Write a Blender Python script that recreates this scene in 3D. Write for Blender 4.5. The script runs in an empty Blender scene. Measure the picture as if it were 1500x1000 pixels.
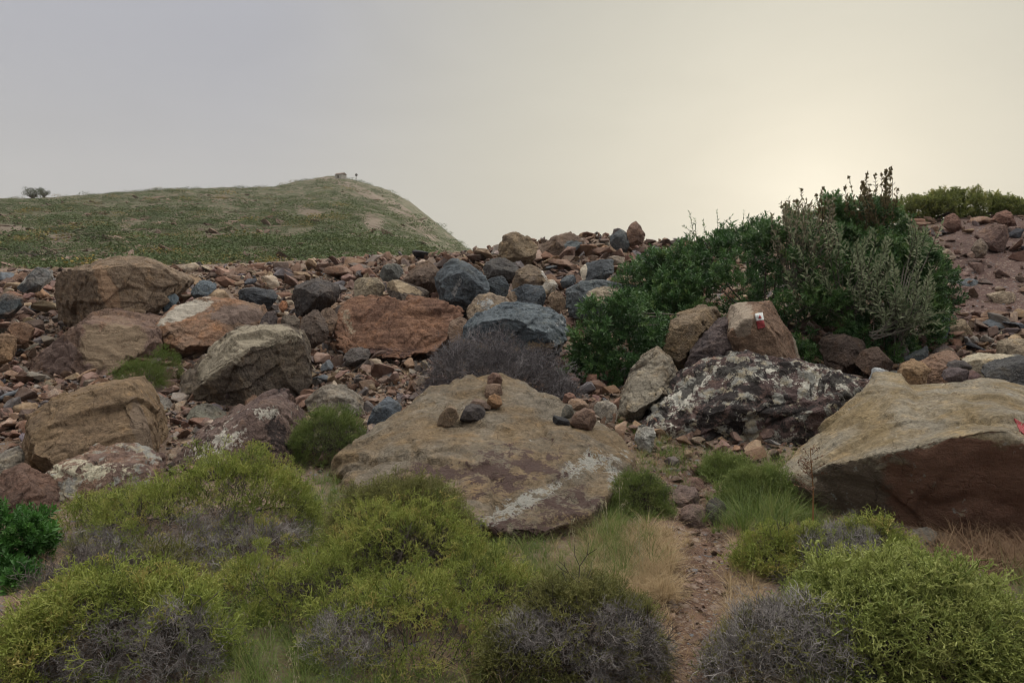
import bpy, bmesh, math, random
import numpy as np
from mathutils import Vector
from mathutils.bvhtree import BVHTree

random.seed(7)
R = np.random.default_rng(7)
SC = bpy.context.scene
COL = SC.collection
F, V0, H = 1083.0, 420.0, 1.6          # focal length in photo pixels, horizon row, eye height (m)

# ------------------------------------------------------------------ basics
def P(u, v, d):
    return np.array([(u - 750.0) / F * d, d, H + (V0 - v) / F * d])

def tag(o, label=None, cat=None, group=None, kind=None):
    if label: o['label'] = label
    if cat: o['category'] = cat
    if group: o['group'] = group
    if kind: o['kind'] = kind
    return o

def empty(name, loc):
    o = bpy.data.objects.new(name, None); COL.objects.link(o)
    o.location = [float(c) for c in loc]; o.empty_display_size = 0.1
    return o

def mk(name, V, Fa, mat, parent=None, attrs=None, loc=None, smooth=False):
    """one mesh object from numpy arrays; Fa is (n,3) or (n,4) or a list of those"""
    V = np.asarray(V, dtype=np.float32)
    if loc is not None: V = V - np.asarray(loc, dtype=np.float32)
    if not isinstance(Fa, list): Fa = [Fa]
    Fa = [np.asarray(f, dtype=np.int32) for f in Fa if len(f)]
    me = bpy.data.meshes.new(name)
    me.vertices.add(len(V)); me.vertices.foreach_set('co', V.ravel())
    nl = sum(f.size for f in Fa); nf = sum(len(f) for f in Fa)
    me.loops.add(nl); me.loops.foreach_set('vertex_index', np.concatenate([f.ravel() for f in Fa]))
    starts, s = [], 0
    for f in Fa:
        k = f.shape[1]; starts.append(s + k * np.arange(len(f))); s += f.size
    me.polygons.add(nf); me.polygons.foreach_set('loop_start', np.concatenate(starts).astype(np.int32))
    me.update(calc_edges=True)
    for nm, a in (attrs or {}).items():
        a = np.asarray(a, dtype=np.float32)
        if a.ndim == 1:
            me.attributes.new(nm, 'FLOAT', 'POINT').data.foreach_set('value', a)
        else:
            me.attributes.new(nm, 'FLOAT_COLOR', 'POINT').data.foreach_set('color', np.c_[a, np.ones(len(a))].astype(np.float32).ravel())
    me.polygons.foreach_set('use_smooth', np.full(nf, smooth))
    if mat: me.materials.append(mat)
    o = bpy.data.objects.new(name, me); COL.objects.link(o)
    if parent is not None: o.parent = parent
    elif loc is not None: o.location = [float(c) for c in loc]
    return o

_perm = np.random.default_rng(3).permutation(256); _perm = np.r_[_perm, _perm, _perm]
_g = np.random.default_rng(4).normal(size=(256, 3)); _g /= np.linalg.norm(_g, axis=1)[:, None]
def perlin(p):
    p = np.asarray(p, dtype=np.float64)
    i = np.floor(p).astype(np.int64); f = p - i; i &= 255
    w = f * f * f * (f * (f * 6 - 15) + 10)
    out = np.zeros(len(p))
    for dx in (0, 1):
        for dy in (0, 1):
            for dz in (0, 1):
                h = _perm[_perm[_perm[(i[:, 0] + dx)] + i[:, 1] + dy] + i[:, 2] + dz]
                g = _g[h]
                dot = g[:, 0] * (f[:, 0] - dx) + g[:, 1] * (f[:, 1] - dy) + g[:, 2] * (f[:, 2] - dz)
                wt = (w[:, 0] if dx else 1 - w[:, 0]) * (w[:, 1] if dy else 1 - w[:, 1]) * (w[:, 2] if dz else 1 - w[:, 2])
                out += wt * dot
    return out * 1.5
def fbm(p, oct=4, rough=0.5):
    p = np.asarray(p, dtype=np.float64); a, s, t = 1.0, 0.0, 0.0
    for k in range(oct):
        s = s + a * perlin(p * 2 ** k + 17.3 * k); t += a; a *= rough
    return s / t
def n2(x, y, s, oct=3):
    x = np.atleast_1d(x); y = np.atleast_1d(y)
    return fbm(np.c_[x * s, y * s, np.full(len(x), 3.7)], oct)

# ------------------------------------------------------------------ terrain
TD = np.array([2.0, 3.0, 4.0, 5.0, 6.0, 7.0, 8.0, 10.0, 12.0, 14.0, 16.0, 18.0, 20.0, 22.0])
TU = np.array([-300, 0, 200, 420, 560, 660, 740, 860, 960, 1100, 1250, 1400, 1550, 2000.0])
def _rows():
    #            -300  0    200  420  560  660  740  860  960  1100 1250 1400 1550 2000
    fl = lambda d: [V0 + F * H / d] * 14
    return np.array([fl(2), fl(3), fl(4), fl(5),
        [708, 706, 705, 705, 705, 706, 707, 708, 708, 706, 703, 705, 705, 700],
        [660, 658, 656, 656, 657, 657, 657, 656, 655, 652, 648, 645, 640, 630],
        [618, 616, 615, 613, 612, 612, 611, 610, 608, 604, 598, 590, 582, 575],
        [548, 546, 545, 545, 545, 545, 544, 543, 540, 536, 530, 524, 518, 510],
        [497, 495, 492, 490, 487, 485, 482, 480, 478, 476, 472, 466, 460, 450],
        [462, 460, 457, 453, 449, 446, 441, 436, 436, 434, 428, 415, 408, 400],
        [436, 434, 431, 424, 418, 414, 406, 400, 402, 400, 392, 372, 364, 360],
        [416, 414, 411, 402, 393, 390, 378, 366, 372, 372, 362, 336, 330, 330],
        [403, 401, 399, 388, 377, 374, 360, 344, 354, 356, 346, 319, 314, 314],
        [395, 394, 391, 383, 374, 374, 366, 352, 360, 362, 352, 324, 320, 320]], dtype=float)
TZ = H + (V0 - _rows()) / F * TD[:, None]
def ground(x, y, fine=True):
    x = np.atleast_1d(np.asarray(x, float)); y = np.atleast_1d(np.asarray(y, float))
    yy = np.clip(y, 2.0, 22.0)
    u = np.clip(750 + F * x / np.maximum(y, 2.0), TU[0], TU[-1])
    ui = np.clip(np.searchsorted(TU, u) - 1, 0, len(TU) - 2); di = np.clip(np.searchsorted(TD, yy) - 1, 0, len(TD) - 2)
    fu = (u - TU[ui]) / (TU[ui + 1] - TU[ui]); fd = (yy - TD[di]) / (TD[di + 1] - TD[di])
    z = (TZ[di, ui] * (1 - fu) + TZ[di, ui + 1] * fu) * (1 - fd) + (TZ[di + 1, ui] * (1 - fu) + TZ[di + 1, ui + 1] * fu) * fd
    z = z - np.clip(y - 22, 0, 60) * 0.10
    if fine:
        k = np.clip((y - 5) / 4, 0.35, 1)
        z = z + k * (0.10 * n2(x, y, 0.8) + 0.05 * n2(x + 40, y, 2.6))
    return z
def hit(u, v, fine=False):
    d = np.r_[np.arange(2.2, 24, 0.04)]
    z = ground((u - 750) / F * d, d, fine)
    vg = V0 - (z - H) / d * F
    k = np.nonzero(vg <= v)[0]
    return float(d[k[0]]) if len(k) else 20.0

# ------------------------------------------------------------------ node helper
class NT:
    def __init__(s, tree): s.t = tree; s.n = tree.nodes; s.l = tree.links
    def node(s, typ, **kw):
        n = s.n.new(typ); ins = kw.pop('ins', {})
        for k, v in kw.items(): setattr(n, k, v)
        for k, v in ins.items(): s.put(n.inputs[k], v)
        return n
    def put(s, sock, v):
        if isinstance(v, bpy.types.NodeSocket): s.l.new(v, sock)
        elif isinstance(v, tuple) and len(v) == 3 and sock.type == 'RGBA': sock.default_value = (*v, 1)
        else: sock.default_value = v
    def math(s, op, a, b=0.0, clamp=False):
        n = s.node('ShaderNodeMath', operation=op, use_clamp=clamp); s.put(n.inputs[0], a); s.put(n.inputs[1], b); return n.outputs[0]
    def mix(s, f, a, b, mode='MIX'):
        n = s.node('ShaderNodeMix', data_type='RGBA', blend_type=mode)
        s.put(n.inputs[0], f); s.put(n.inputs[6], a); s.put(n.inputs[7], b); return n.outputs[2]
    def noise(s, vec, scale, detail=5, rough=0.6, dist=0.0, col=False):
        n = s.node('ShaderNodeTexNoise', ins={'Vector': vec, 'Scale': scale, 'Detail': detail, 'Roughness': rough, 'Distortion': dist})
        return n.outputs[1 if col else 0]
    def step(s, x, lo, hi):
        n = s.node('ShaderNodeMapRange', interpolation_type='SMOOTHSTEP'); s.put(n.inputs[0], x); s.put(n.inputs[1], lo); s.put(n.inputs[2], hi)
        return n.outputs[0]
    def rng(s, x, a, b, c, d):
        n = s.node('ShaderNodeMapRange'); 
        for i, q in enumerate((x, a, b, c, d)): s.put(n.inputs[i], q)
        return n.outputs[0]
    def attr(s, nm, out='Fac'):
        return s.node('ShaderNodeAttribute', attribute_name=nm).outputs[out]

def newmat(name):
    m = bpy.data.materials.new(name); m.use_nodes = True
    t = NT(m.node_tree); t.n.clear()
    out = t.node('ShaderNodeOutputMaterial')
    return m, t, out
def principled(t, out, col, rough=0.9, spec=0.25, nrm=None):
    b = t.node('ShaderNodeBsdfPrincipled')
    t.put(b.inputs['Base Color'], col); t.put(b.inputs['Roughness'], rough); t.put(b.inputs['Specular IOR Level'], spec)
    if nrm is not None: t.l.new(nrm, b.inputs['Normal'])
    t.l.new(b.outputs[0], out.inputs[0]); return b

# ------------------------------------------------------------------ rock materials
TAN, BROWN, RED, MAUVE = (.29, .21, .135), (.175, .125, .09), (.215, .105, .065), (.20, .135, .115)
BLUE, DKBLUE, GREY, PALE = (.125, .142, .168), (.055, .06, .07), (.235, .22, .195), (.44, .41, .36)
ORANGE, OCHRE, DARK, PURP = (.33, .185, .10), (.33, .20, .06), (.035, .03, .03), (.12, .085, .09)
_rm = {}
def rock_mat(c1, c2, m1=PALE, m2=DARK, pale=0.0, black=0.0, strata=0.18, name='rock', bump=1.0, src=None, k=1.0, solid=False):
    """c1/c2 rock colours; m1, m2 colours of painted-in patches (vertex masks m1, m2); pale/black = lichen cover 0..1"""
    key = (c1, c2, m1, m2, pale, black, strata, src, k, solid)
    if key in _rm: return _rm[key]
    m, t, out = newmat(name)
    tc = t.node('ShaderNodeTexCoord').outputs['Object']
    oi = t.node('ShaderNodeObjectInfo')
    off = t.node('ShaderNodeVectorMath', operation='MULTIPLY_ADD', ins={0: oi.outputs['Random'], 1: (37., 53., 71.), 2: tc})
    v = off.outputs[0]
    if src == 'object': c1 = oi.outputs['Color']; c2 = t.mix(1.0, c1, (.72, .66, .62), 'MULTIPLY')
    if src == 'attr':
        c1 = t.attr('tint', 'Color'); c2 = t.mix(1.0, c1, (.72, .66, .62), 'MULTIPLY')
    big = t.noise(v, 1.7 * k, 7, .62, .4)
    col = t.mix(t.step(big, .40, .62), c1, c2)
    # warm and cool mottling
    mot = t.noise(v, 5.5 * k, 8, .7, .2)
    col = t.mix(t.step(mot, .50, .72), col, t.mix(1.0, col, (1.35, 1.22, 1.02), 'MULTIPLY'))
    # bedding
    st = t.node('ShaderNodeMapping', ins={'Vector': v, 'Scale': (1.2, 1.2, 9.0), 'Rotation': (.35, .25, 0)}).outputs[0]
    bed = t.noise(st, 2.2 * k, 6, .6, .3)
    col = t.mix(strata, col, t.mix(t.step(bed, .36, .64), t.mix(1.0, col, (.5, .46, .45), 'MULTIPLY'), t.mix(1.0, col, (1.25, 1.2, 1.15), 'MULTIPLY')))
    gr = t.noise(v, 42 * k, 5, .75)
    col = t.mix(1.0, col, t.node('ShaderNodeCombineColor', ins={i: t.rng(gr, .25, .75, .5, 1.5) for i in range(3)}).outputs[0], 'MULTIPLY')
    g2 = t.noise(v, 17 * k, 8, .72, .2)
    col = t.mix(1.0, col, t.node('ShaderNodeCombineColor', ins={i: t.rng(g2, .3, .7, .62, 1.32) for i in range(3)}).outputs[0], 'MULTIPLY')
    pn = t.noise(v, 4.2 * k, 9, .62, .6); pl = t.noise(v, 7.5 * k, 10, .6, .4); sp = t.noise(v, 34 * k, 4, .7)
    for nm, c in (('m1', m1), ('m2', m2)):
        a = t.attr(nm)
        if solid: f = t.math('ADD', a, t.math('MULTIPLY', t.math('SUBTRACT', pn, .5), 1.6)); lo_, hi_ = .34, .52
        else: f = t.math('ADD', t.math('MULTIPLY', a, .55), t.math('ADD', t.math('MULTIPLY', t.math('SUBTRACT', pl, .5), 1.9), t.math('MULTIPLY', t.math('SUBTRACT', sp, .5), 1.3))); lo_, hi_ = .40, .52
        col = t.mix(t.math('MULTIPLY', t.step(f, lo_, hi_), t.math('MINIMUM', t.math('MULTIPLY', a, 5.0), 1.0)), col, t.mix(t.step(gr, .3, .7), c, t.mix(1.0, c, (1.3, 1.25, 1.2), 'MULTIPLY')))
    if black:
        bn = t.noise(v, 3.1 * k, 10, .66, .8)
        col = t.mix(t.math('MULTIPLY', t.step(bn, .66 - .3 * black, .70 - .3 * black), .9), col, (.028, .025, .026))
    if pale:
        ln = t.math('ADD', t.noise(v, 6.0 * k, 10, .6, .4), t.math('MULTIPLY', t.math('SUBTRACT', sp, .5), .28))
        lc = t.mix(t.step(t.noise(v, 11 * k, 3), .45, .6), (.33, .325, .30), (.40, .35, .26))
        lc = t.mix(t.step(t.noise(v, 60 * k, 3), .35, .65), t.mix(1.0, lc, (.72, .72, .72), 'MULTIPLY'), lc)
        col = t.mix(t.math('MULTIPLY', t.step(ln, .72 - .3 * pale, .76 - .3 * pale), .92), col, lc)
    # height for the bump: coarse chips, cracks, grain
    h = t.math('ADD', t.math('MULTIPLY', big, .5), t.math('MULTIPLY', mot, .55))
    h = t.math('ADD', t.math('ADD', h, t.math('MULTIPLY', bed, .25)), t.math('MULTIPLY', g2, .42))
    h = t.math('ADD', h, t.math('MULTIPLY', gr, .22))
    vo = t.node('ShaderNodeTexVoronoi', feature='DISTANCE_TO_EDGE', ins={'Vector': t.node('ShaderNodeVectorMath', operation='ADD', ins={0: v, 1: t.noise(v, 2.5 * k, 4, .6, 0, True)}).outputs[0], 'Scale': 1.6 * k}).outputs[0]
    crack = t.step(vo, .0, .022)
    h = t.math('ADD', h, t.math('MULTIPLY', crack, .10))
    col = t.mix(t.math('MULTIPLY', t.math('MULTIPLY', t.math('SUBTRACT', 1.0, crack), t.step(mot, .42, .6)), .45), col, t.mix(1.0, col, (.35, .3, .28), 'MULTIPLY'))
    bp = t.node('ShaderNodeBump', ins={'Height': h, 'Strength': 1.0 * bump, 'Distance': .085 / k})
    principled(t, out, col, .92, .2, bp.outputs[0])
    _rm[key] = m
    return m

# ------------------------------------------------------------------ boulders
BOULDERS = []          # (object, pixel bbox, depth)
_bv = []               # world-space verts/faces for the ray tests
def hull_mesh(groups, voxel):
    bm = bmesh.new()
    for pts in groups:
        vs = [bm.verts.new(p) for p in pts]
        r = bmesh.ops.convex_hull(bm, input=vs)
        junk = list({e for e in r['geom_interior'] + r['geom_unused'] if isinstance(e, bmesh.types.BMVert) and e.is_valid})
        bmesh.ops.delete(bm, geom=junk, context='VERTS')
    me = bpy.data.meshes.new('hull'); bm.to_mesh(me); bm.free()
    o = bpy.data.objects.new('hull', me); COL.objects.link(o)
    md = o.modifiers.new('r', 'REMESH'); md.mode = 'VOXEL'; md.voxel_size = voxel
    ms = o.modifiers.new('s', 'SMOOTH'); ms.iterations = 1; ms.factor = .3
    dg = bpy.context.evaluated_depsgraph_get()
    res = bpy.data.meshes.new_from_object(o.evaluated_get(dg))
    bpy.data.objects.remove(o); bpy.data.meshes.remove(me)
    return res
def rough_up(me, size, amp=1.0, seed=0.0, cuts=5, keep=.90):
    n = len(me.vertices)
    co = np.empty(n * 3, np.float32); me.vertices.foreach_get('co', co); co = co.reshape(-1, 3).astype(float)
    nr = np.empty(n * 3, np.float32); me.vertex_normals.foreach_get('vector', nr); nr = nr.reshape(-1, 3)
    q = co / size + seed
    rg = np.random.default_rng(int(seed * 1000) + 11)
    ctr = (co.max(0) + co.min(0)) / 2
    # break off corners: random planes just inside the block, each leaving a flat facet
    hs = np.sqrt(((co - ctr) ** 2).sum(1).mean())
    for k in range(cuts):                                    # broad faces towards the open side and the top
        dn = np.array([rg.uniform(-1, 1), -rg.uniform(.35, 1.0), rg.uniform(-.25, 1.0)]); dn /= np.linalg.norm(dn)
        pr = (co - ctr) @ dn; lim = pr.max() * rg.uniform(.56, .80)
        over = np.clip(pr - lim, 0, None); co -= dn * (over * .96)[:, None]
    for k in range(9):
        dn = rg.normal(size=3); dn /= np.linalg.norm(dn)
        if dn[2] < -.3: continue
        pr = (co - ctr) @ dn; lim = pr.max() * rg.uniform(keep, .99)
        over = np.clip(pr - lim, 0, None); co -= dn * (over * .95)[:, None]
    # fractured facets: each Voronoi cell is tilted a little its own way
    a = np.zeros(n)
    ext = np.ptp(co, axis=0); lo = co.min(0)
    for cells, tilt in ((22, .10), (110, .10)):
        cc = lo + rg.random((cells, 3)) * ext
        wob = co + size * .03 * np.c_[perlin(q * 6), perlin(q * 6 + 20), perlin(q * 6 + 40)]
        best = np.full(n, 1e9); ix = np.zeros(n, int)
        for c in range(cells):
            d2 = ((wob - cc[c]) ** 2).sum(1); m = d2 < best; best[m] = d2[m]; ix[m] = c
        g = rg.normal(size=(cells, 3)); g /= np.linalg.norm(g, axis=1)[:, None]
        a += ((co - cc[ix]) * g[ix]).sum(1) / size * tilt
    a += fbm(q * 2.2, 3) * .012
    rid = 1 - np.abs(fbm(q * 4.0 + 9, 3)) * 2.4
    a += -np.clip(rid - .80, 0, 1) * .07
    lay = q @ np.array([.25, .2, 1.0]) * 16 + 2.0 * fbm(q * 3, 2)
    a += (np.abs((lay % 1) - .5) - .25) * .012
    a += fbm(q * 16 + 5, 4, .6) * .014
    co += nr * (a * size * amp)[:, None]
    me.vertices.foreach_set('co', co.astype(np.float32).ravel())
    me.polygons.foreach_set('use_smooth', np.ones(len(me.polygons), bool)); me.update()
    return co

def parse(s): return [tuple(float(q) for q in w.split(',')) for w in s.split()]

def rock(label, mat, outline, D=None, thick=None, pts=None, lean=.55, on=None, face=None, amp=1.0, name='boulder', cat='boulder', group=None, m1=(), m2=(), bulge=.28, raw=False, res=1.0):
    """outline: silhouette in photo pixels (u,v); pts: extra corner points u,v,depth-offset. Depth comes from the ground under the lowest edge."""
    o2 = parse(outline); A = np.array([(q[0], q[1]) for q in o2])
    u0, v0 = A.min(0); u1, v1 = A.max(0); uc, vc = A.mean(0)
    if D is None:
        if on is not None: D = depth_on(on, uc, v1)
        else: D = hit(uc, min(v1, 990))
    W = (u1 - u0) / F * D
    Hh = (v1 - v0) / F * D
    S = min(W, Hh * 2.2)
    thick = S * .85 if thick is None else thick
    rr = random.Random(label)
    pp = []
    if raw:
        groups = [[P(*q) for q in parse(g)] for g in pts.split('|')]
    else:
        for q in o2:
            dd = lean * (v1 - q[1]) / F * D if len(q) < 3 else q[2]
            pp.append(P(q[0], q[1], D + dd + .12 * thick))
        for q in o2:                                           # rear side, a little smaller
            s = .82; qu, qv = uc + (q[0] - uc) * s, vc + (q[1] - vc) * s
            b = P(qu, qv, D + .12 * thick); pp.append(b + np.array([b[0] / b[1] * thick * .5, thick, .04 * thick]))
        if pts:
            for q in parse(pts): pp.append(P(q[0], q[1], D + q[2]))
        else:
            for k in range(4):
                i = rr.randrange(len(o2)); s = rr.uniform(.30, .72)
                qu, qv = uc + (A[i][0] - uc) * s, vc + (A[i][1] - vc) * s
                pp.append(P(qu, qv, D + .12 * thick + lean * (v1 - qv) / F * D - bulge * S * rr.uniform(.5, 1)))
        for q in o2:                                           # foot pushed into the ground
            if q[1] > v1 - .22 * (v1 - v0) and on is None:
                b = P(q[0], q[1], D + .35 * thick); b[2] -= .10 * S + .02; pp.append(b)
        groups = [pp]
    allp = np.array([p for g in groups for p in g]); size = float(np.ptp(allp, axis=0).max())
    base = np.array([allp[:, 0].mean(), allp[:, 1].mean(), allp[:, 2].min()])
    cen = allp.mean(0); grow = 1.0 if raw else 1.03
    groups = [[tuple(cen + (np.asarray(p) - cen) * grow - base) for p in g] for g in groups]
    px = max(u1 - u0, v1 - v0)
    vox = size / (np.clip(px / 1.4, 48, 170) * res)
    me = hull_mesh(groups, vox)
    co = rough_up(me, size, amp, rr.uniform(0, 40), 0 if raw else 1 if on is not None else 3 if pts else 7, .985 if raw else .94 if on is not None else .90) + base
    nrm = np.empty(len(co) * 3, np.float32); me.vertex_normals.foreach_get('vector', nrm); nrm = nrm.reshape(-1, 3)
    for nm, lst in (('m1', m1), ('m2', m2)):
        w = np.zeros(len(co))
        pu = 750 + F * co[:, 0] / co[:, 1]; pv = V0 - F * (co[:, 2] - H) / co[:, 1]
        for (cu, cv, ru, rv, *ex) in lst:
            a = math.radians(ex[0]) if ex else 0
            dx, dy = pu - cu, pv - cv
            ex_, ey_ = (dx * math.cos(a) + dy * math.sin(a)) / ru, (-dx * math.sin(a) + dy * math.cos(a)) / rv
            w = np.maximum(w, np.clip(1.35 - np.sqrt(ex_ ** 2 + ey_ ** 2), 0, 1))
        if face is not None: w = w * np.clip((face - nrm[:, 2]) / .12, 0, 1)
        me.attributes.new(nm, 'FLOAT', 'POINT').data.foreach_set('value', w.astype(np.float32))
    me.name = name; me.materials.clear(); me.materials.append(mat)
    o = bpy.data.objects.new(name, me); COL.objects.link(o); o.location = [float(c) for c in base]
    tag(o, label, cat, group)
    BOULDERS.append((o, (u0, v0, u1, v1), D))
    fs = [tuple(p.vertices) for p in me.polygons]
    _bv.append((co, fs))
    o['bvh'] = len(_bv) - 1
    del o['bvh']; o_index[o.name] = len(_bv) - 1
    return o
o_index = {}
_tree = {}
def tree_of(o):
    i = o_index[o.name]
    if i not in _tree: _tree[i] = BVHTree.FromPolygons([tuple(c) for c in _bv[i][0]], _bv[i][1])
    return _tree[i]
def depth_on(o, u, v):
    d = Vector(P(u, v, 1.0) - np.array([0, 0, H]))
    h = tree_of(o).ray_cast(Vector((0, 0, H)), d.normalized())
    k = 0
    while h[0] is None and k < 40:
        k += 1; d = Vector(P(u, v + k, 1.0) - np.array([0, 0, H])); h = tree_of(o).ray_cast(Vector((0, 0, H)), d.normalized())
    return h[0].y if h[0] is not None else hit(u, v)
def surf_on(o, u, v):
    d = Vector(P(u, v, 1.0) - np.array([0, 0, H])).normalized()
    h = tree_of(o).ray_cast(Vector((0, 0, H)), d)
    return h[0], h[1]
# ------------------------------------------------------------------ the boulders of the scree, one by one
tan_m = rock_mat(TAN, BROWN, m1=ORANGE, m2=PURP, solid=True)
tan_lich = rock_mat(TAN, BROWN, m1=(0.46, 0.44, 0.4), m2=(0.075, 0.05, 0.045), pale=.05)
# nearest row
central = rock('broad tan and ochre boulder with two cairns on its sloping top', rock_mat((0.185, 0.16, 0.128), (0.195, 0.145, 0.092), m1=(0.27, 0.27, 0.25), m2=(0.075, 0.05, 0.045), strata=.4, pale=.06, name='lichen_rock'),
    '490,700 492,675 535,640 575,605 630,565 730,545 785,570 820,600 870,630 925,670 900,695 865,770 800,810 600,800', D=5.6, raw=True, amp=.55,
    pts='490,705,6.05 494,672,6.2 535,638,6.55 575,605,6.95 628,566,7.4 680,552,7.6 730,545,7.75 795,568,7.4 835,594,7.0 893,620,6.65 935,664,6.2 934,690,6.05 '
        '880,664,6.0 895,718,5.15 866,752,4.8 800,775,4.58 690,768,4.62 560,752,4.9 500,735,5.5 893,790,5.25 866,810,4.88 800,835,4.62 690,835,4.68 560,820,4.95 500,780,5.55 700,640,6.15 600,690,5.95 800,700,5.5 660,740,5.3 '
        '640,640,8.6 800,640,8.4 900,720,7.2 520,720,7.4 700,870,5.0 860,860,5.2',
    m1=[(850, 680, 50, 22, -20), (770, 735, 90, 20, -25), (720, 765, 60, 16, -15), (805, 790, 40, 15), (905, 700, 22, 40)], m2=[(740, 690, 130, 42, -8), (820, 745, 90, 36, -20), (640, 695, 80, 24), (760, 780, 100, 34)])
dark_l = rock('wide boulder crusted black with white lichen patches behind the path', rock_mat((0.13, 0.09, 0.085), (0.1, 0.07, 0.07), m1=(0.46, 0.45, 0.41), m2=DARK, pale=.62, black=.62, name='black_lichen_rock'),
    '930,648 965,610 1010,565 1050,540 1090,534 1150,538 1200,540 1235,550 1278,560 1282,590 1240,650 1180,672 1110,672 1000,655', D=6.8, lean=.5, thick=1.3, bulge=.18,
    m1=[(1000, 580, 75, 26, -42), (1090, 545, 80, 18), (1200, 555, 70, 30), (960, 635, 45, 30), (1090, 650, 90, 25), (1250, 590, 35, 30), (1150, 650, 50, 25)], m2=[(1130, 600, 60, 30), (1050, 605, 30, 22)])
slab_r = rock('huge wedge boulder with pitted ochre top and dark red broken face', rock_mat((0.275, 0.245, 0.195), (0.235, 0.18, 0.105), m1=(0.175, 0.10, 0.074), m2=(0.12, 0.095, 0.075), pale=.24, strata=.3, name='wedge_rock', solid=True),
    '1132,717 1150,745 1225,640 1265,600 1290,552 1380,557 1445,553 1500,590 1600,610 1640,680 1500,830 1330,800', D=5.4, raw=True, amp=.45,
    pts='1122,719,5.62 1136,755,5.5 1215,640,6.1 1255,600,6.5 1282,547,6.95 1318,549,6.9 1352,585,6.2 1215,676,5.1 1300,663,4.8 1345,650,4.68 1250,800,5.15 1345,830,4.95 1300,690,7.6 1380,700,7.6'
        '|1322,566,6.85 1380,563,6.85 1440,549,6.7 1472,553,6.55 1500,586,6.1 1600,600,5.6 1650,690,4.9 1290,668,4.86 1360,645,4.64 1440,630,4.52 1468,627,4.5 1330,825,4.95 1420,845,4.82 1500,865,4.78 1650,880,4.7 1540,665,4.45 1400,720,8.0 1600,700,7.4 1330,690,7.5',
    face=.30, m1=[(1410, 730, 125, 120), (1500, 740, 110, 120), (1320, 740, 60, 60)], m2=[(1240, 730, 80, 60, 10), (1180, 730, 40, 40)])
rock('pale grey pointed boulder beside the dark evergreen shrub', rock_mat((0.25, 0.225, 0.185), (0.2, 0.165, 0.125), pale=.12, strata=.35), '903,612 915,572 930,545 962,510 995,535 1007,556 1000,580 955,600 925,625 908,622', D=7.9, pts='955,575,-.42 930,590,-.36 980,560,-.2', lean=.5)
marker = rock('tan boulder bearing the red and white trail marker', rock_mat((0.235, 0.16, 0.115), (0.185, 0.12, 0.09), m1=(0.3, 0.25, 0.205), m2=PURP, strata=.35, solid=True), '1064,495 1066,480 1077,448 1090,443 1120,447 1150,443 1163,452 1181,545 1150,550 1090,548', D=8.9, thick=.8, lean=.35, pts='1070,490,-.28 1092,470,-.38 1120,458,-.32 1150,452,-.30 1110,540,-.42 1160,546,-.32', m1=[(1085, 465, 22, 26, -20), (1168, 500, 6, 50, -10)], amp=.55)
rock('dark purple grey boulder leaning against the trail marker boulder', rock_mat((0.115, 0.09, 0.09), (0.085, 0.07, 0.075), strata=.5, solid=True), '1006,540 1015,517 1038,487 1064,466 1085,490 1096,520 1090,550 1040,555', D=8.9, pts='1050,520,-.3')
rock('tan slanted block poking out under the evergreen shrub', rock_mat((0.28, 0.205, 0.13), (0.22, 0.17, 0.125), m1=BLUE, solid=True), '973,516 983,468 1031,447 1056,451 1052,474 1031,497 1000,535 985,525', D=9.4, pts='985,505,-.3 1035,465,-.15 1010,500,-.25')
# left group
rock('big tan squared boulder on top of the left pile', rock_mat((0.215, 0.16, 0.115), (0.18, 0.135, 0.1), m1=(0.25, 0.17, 0.115), m2=(0.14, 0.11, 0.09), strata=.35, solid=True), '62,440 63,417 70,405 97,395 150,381 187,376 222,382 247,397 268,413 257,428 227,450 200,460 168,469 127,463 100,471 77,478 64,460', D=11.6, thick=1.6, lean=.4, pts='143,398,-.45 166,468,-.62 100,440,-.30 72,408,.1 187,380,.5 120,468,-.5', m1=[(158, 425, 13, 42, -22)], amp=.8)
rock('broad brown boulder split by a vertical ridge under the squared boulder', rock_mat((0.2, 0.135, 0.105), (0.155, 0.105, 0.09), m1=(0.205, 0.155, 0.11), m2=(0.14, 0.1, 0.09), solid=True), '0,548 20,525 43,507 87,480 107,462 133,459 170,467 207,472 228,481 231,513 205,530 180,545 150,560 103,572 48,582 10,580', D=9.8, thick=1.8, lean=.6, pts='118,480,-.2 110,540,-.55 105,568,-.6 190,500,-.1', m1=[(165, 510, 55, 42)], m2=[(85, 520, 30, 30)], amp=.8)
rock('orange brown block with a chalky white cap in the left scree', rock_mat((0.27, 0.155, 0.1), (0.2, 0.14, 0.105), m1=(0.36, 0.33, 0.29), m2=(0.155, 0.115, 0.1), solid=True), '229,512 230,473 257,447 283,438 313,442 345,444 378,453 384,470 343,482 325,500 300,515 267,519', D=10.8, pts='232,478,-.3 290,476,-.4 340,478,-.3 270,512,-.4', m1=[(270, 456, 42, 13, -22)], m2=[(345, 460, 45, 14)], amp=.8)
angular = rock('big angular boulder with pale upper facet and dark front face', rock_mat((0.145, 0.118, 0.092), (0.115, 0.095, 0.08), m1=(0.265, 0.235, 0.185), m2=(0.2, 0.16, 0.12), strata=.35, solid=True), '250,564 280,540 315,512 347,482 377,477 412,478 438,490 449,514 451,560 432,575 417,593 365,597 350,606 310,600 265,580', D=8.6, thick=1.2, lean=.35,
    pts='340,510,-.30 392,514,-.42 437,492,-.02 300,560,-.40 350,602,-.42 330,540,-.50 425,585,-.30', m1=[(330, 518, 60, 22, -42), (390, 492, 50, 17)], amp=.8)  # pale m1 patches paint the top light on the upper facets
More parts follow.
